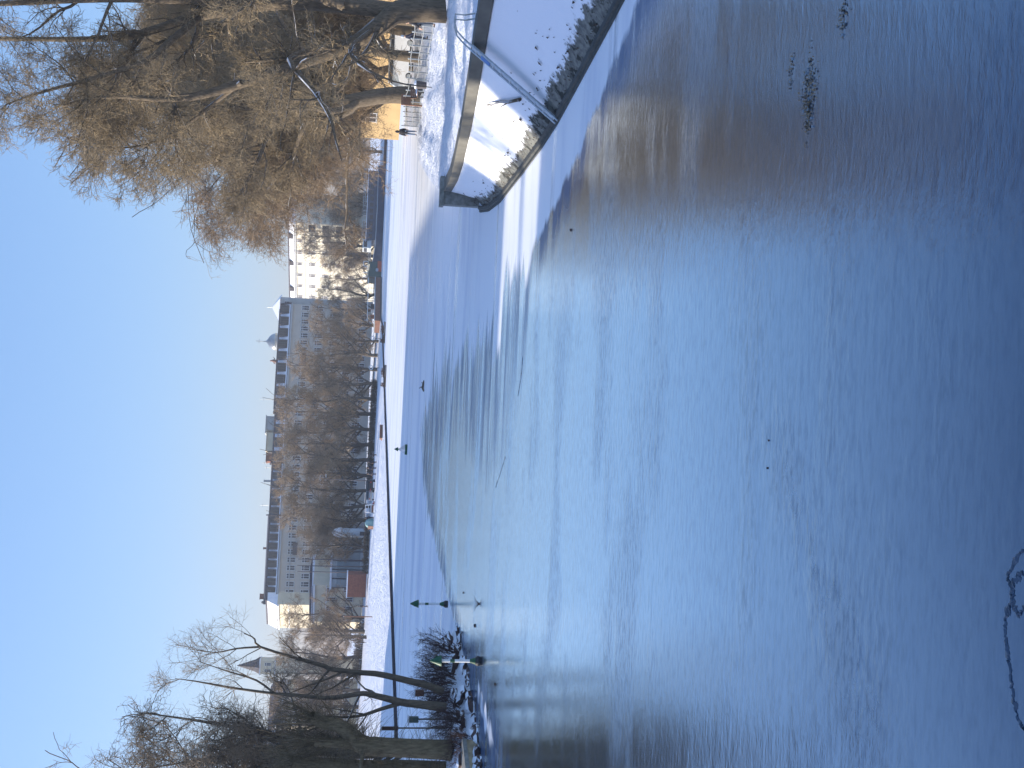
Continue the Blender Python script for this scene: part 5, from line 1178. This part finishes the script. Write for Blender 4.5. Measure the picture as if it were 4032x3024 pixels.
for z, m_ in ((3.45, 'white'), (2.6, 'slate'), (2.2, 'slate')):
    mb = MB(); mb.box((Lj / 2, 0, z), (Lj, .12, .14 if m_ == 'white' else .06)); mb.build('rail', M[m_], t, local=True)
def furn(name, label, cat, u, d, parts):
    x, y = xy(u, d); t = thing(name, (x, y, 1.78), label, cat)
    for nm, c, s_, mt in parts:
        mb = MB(); mb.box(c, s_); mb.build(nm, M[mt], t, local=True)
furn('storage_box', 'white storage box standing on the rusty jetty', 'box', 1772, 274.5, [('body', (0, 0, .4), (1.0, .8, .8), 'white'), ('lid', (0, 0, .84), (1.08, .88, .08), 'stain_white')])
furn('storage_box', 'dark storage box standing on the rusty jetty behind the white box', 'box', 1790, 277, [('body', (0, 0, .35), (1.3, .8, .7), 'slate'), ('lid', (0, 0, .74), (1.38, .88, .08), 'black')])
furn('wooden_crate', 'brown wooden crate at the shore end of the rusty jetty', 'crate', 1750, 272, [('body', (0, 0, .4), (1.0, .9, .8), 'wood'), ('lid', (0, 0, .84), (1.1, 1.0, .1), 'rust')])
# nest boxes and boards on the island
def box_on_post(u, v, d, w, h, zl, mat, label, name='nest_box', cat='nest box'):
    p = P(u, v, d); gz = isl_z(p.x, p.y); t = thing(name, (p.x, p.y, gz), label, cat)
    hh_ = p.z - gz; mb = MB(); mb.tube([(0, .04, -.2), (0, .04, hh_)], .035, 6); mb.build('post', M['bark_l'], t, local=True)
    mb = MB(); mb.box((0, 0, hh_), (w, .18 if name == 'nest_box' else .05, h)); mb.build('box' if name == 'nest_box' else 'panel', M[mat], t, local=True)
    mb = MB(); mb.box((0, 0, hh_ + h / 2 + .03), (w + .08, .28 if name == 'nest_box' else .1, .05)); mb.build('snow_cap', M['snow'], t, local=True)
box_on_post(295, 1652, 46.0, .24, .36, 0, 'wood', 'small brown wooden box on a post between the two thin island trees')
box_on_post(191, 1629, 44.5, .22, .38, 0, 'dull_green', 'small dark green box on a post beside the willow trunk')
box_on_post(156, 1536, 44.2, .15, .66, 0, 'brown_cloth', 'narrow upright dark board on a post right beside the willow', 'sign_board', 'board')
# litter frozen into the near ice
def litter(u, v, s, label, seed, n):
    g = G(u, v); t = thing('frozen_litter', g, label, 'litter'); rs = random.Random(seed); lm = MB(); im = MB()
    for i in range(n):
        a = rs.uniform(0, 6.28); x = rs.gauss(0, .34) * s; y = rs.gauss(0, .22) * s * (1 - min(.8, abs(x) / s)); r = rs.uniform(.006, .017); z = .006 + rs.random() * .012
        lm.add([(x + r * math.cos(a + k) * w_, y + r * math.sin(a + k) * w_, z + .008 * math.sin(3 * k + a)) for k, w_ in ((0, 1.5), (1.5, .7), (3.1, 1.3), (4.7, .7))], [(0, 1, 2, 3)])
    for i in range(int(n / 14)):
        x = rs.gauss(-.15, .35) * s; y = rs.gauss(0, .10) * s; r = rs.uniform(.004, .016)
        im.box((x, y, .008), (r * 2.4, r * 1.2, .02), rz=rs.uniform(-.5, .5), rx=rs.uniform(-.3, .3), ry=rs.uniform(-.3, .3))
    lm.build('leaves', M['leaf2'], t, local=True); im.build('ice_bits', M['pale_ice'], t, local=True)
M['leaf2'] = simple('wet_leaf', (.24, .175, .10), .8, .4, 30)
litter(2660, 3185, .62, 'brown leaves and ice bits frozen into the near ice, the larger patch', 1, 260)
litter(2560, 3180, .35, 'small trail of leaf scraps frozen behind the larger patch', 2, 50)
litter(2740, 3115, .3, 'thin line of pale ice bits frozen beside the larger leaf patch', 3, 40)
litter(2960, 3320, .32, 'leaf scraps frozen into the ice at the frame edge by the embankment', 4, 70)
# dark bits on the ice: twigs, stones thrown by passers-by
for i, (u, v, r) in enumerate(((2118, 2246, .03), (1182, 3020, .014), (1290, 3026, .012), (560, 1868, .06), (690, 1824, .045), (330, 1948, .045))):
    mb = rock_mb(G(u, v, r * .45), (r * 1.2, r * .9, r * .7), 200 + i)
    tag(mb.build('ice_stone', M['dark_stone']), 'small dark stone lying on the frozen canal', 'stone', 'stones thrown onto the ice')
g = G(646, 1887); t = thing('frozen_twig', g, 'small fan of twigs sticking out of the ice near the lone channel marker', 'twig')
mb = MB()
for k in range(7): mb.tube([(0, 0, -.02), ((k - 3) * .04, .01 * k, .12), ((k - 3) * .10, .02 * k, .20)], [.012, .009, .004], 4)
mb.build('stems', M['shrub'], t, local=True)
# refrozen cracks: low jagged seams in the ice
M['seam'] = simple('refrozen_seam', (.045, .075, .12), .3, .3, 6, bmp=.4)
def seam(pts, w, seed):
    rs = np.random.RandomState(seed); p = np.array([(G(u, v).x, G(u, v).y) for u, v in pts]); p = spline(np.c_[p, np.zeros(len(p))], len(pts) * 16)
    n = len(p); p[:, :2] += rs.randn(n, 2) * w * .5
    tq_ = np.gradient(p[:, :2], axis=0); tq_ /= np.linalg.norm(tq_, axis=1)[:, None]; nn = np.stack([-tq_[:, 1], tq_[:, 0]], 1)
    sm = lambda q: np.convolve(q, [.25, .5, .25], 'same'); a = w * (.05 + 4.5 * sm(rs.rand(n) ** 3)); b2 = w * (.05 + 4.5 * sm(rs.rand(n) ** 3)); a[0] = b2[0] = a[-1] = b2[-1] = .002
    v = []
    for i in range(n):
        for k, z in ((-a[i], .002), (-a[i] * .4, .012 * rs.rand() + .004), (b2[i] * .3, .01 * rs.rand() + .003), (b2[i], .002)): v.append((p[i, 0] + nn[i, 0] * k, p[i, 1] + nn[i, 1] * k, z))
    mb = MB(); mb.add(v, [(4 * i + k, 4 * i + k + 1, 4 * i + 5 + k, 4 * i + 4 + k) for i in range(n - 1) for k in range(3)])
    tag(mb.build('ice_seam', M['seam']), kind='structure')
yv = lambda y: 3024 - y
seam([(yv(2167), 4025), (yv(2265), 3971), (yv(2345), 3990), (yv(2444), 3959), (yv(2586), 3971), (yv(2784), 3996), (yv(2870), 4030)], .013, 1)
seam([(yv(2250), 4025), (yv(2290), 3992), (yv(2360), 3985), (yv(2420), 4010), (yv(2380), 4040)], .013, 2)
seam([(yv(1404), 2058), (yv(1480), 2052), (yv(1560), 2040)], .018, 4)
seam([(yv(1800), 1990), (yv(1880), 1965), (yv(1920), 1952)], .022, 6)

# thin winter haze: one closed box of air round the whole place
hz = MB(); hz.box((0, 180, 14), (900, 1000, 62)); ho = hz.build('haze', [])
hm = bpy.data.materials.new('haze'); hm.use_nodes = True; hn = hm.node_tree; hn.nodes.clear()
hv = hn.nodes.new('ShaderNodeVolumePrincipled'); hv.inputs['Color'].default_value = (.86, .92, 1, 1); hv.inputs['Density'].default_value = .0004; hv.inputs['Anisotropy'].default_value = .2
hout = hn.nodes.new('ShaderNodeOutputMaterial'); hn.links.new(hv.outputs[0], hout.inputs['Volume']); ho.data.materials.append(hm); tag(ho, kind='stuff')
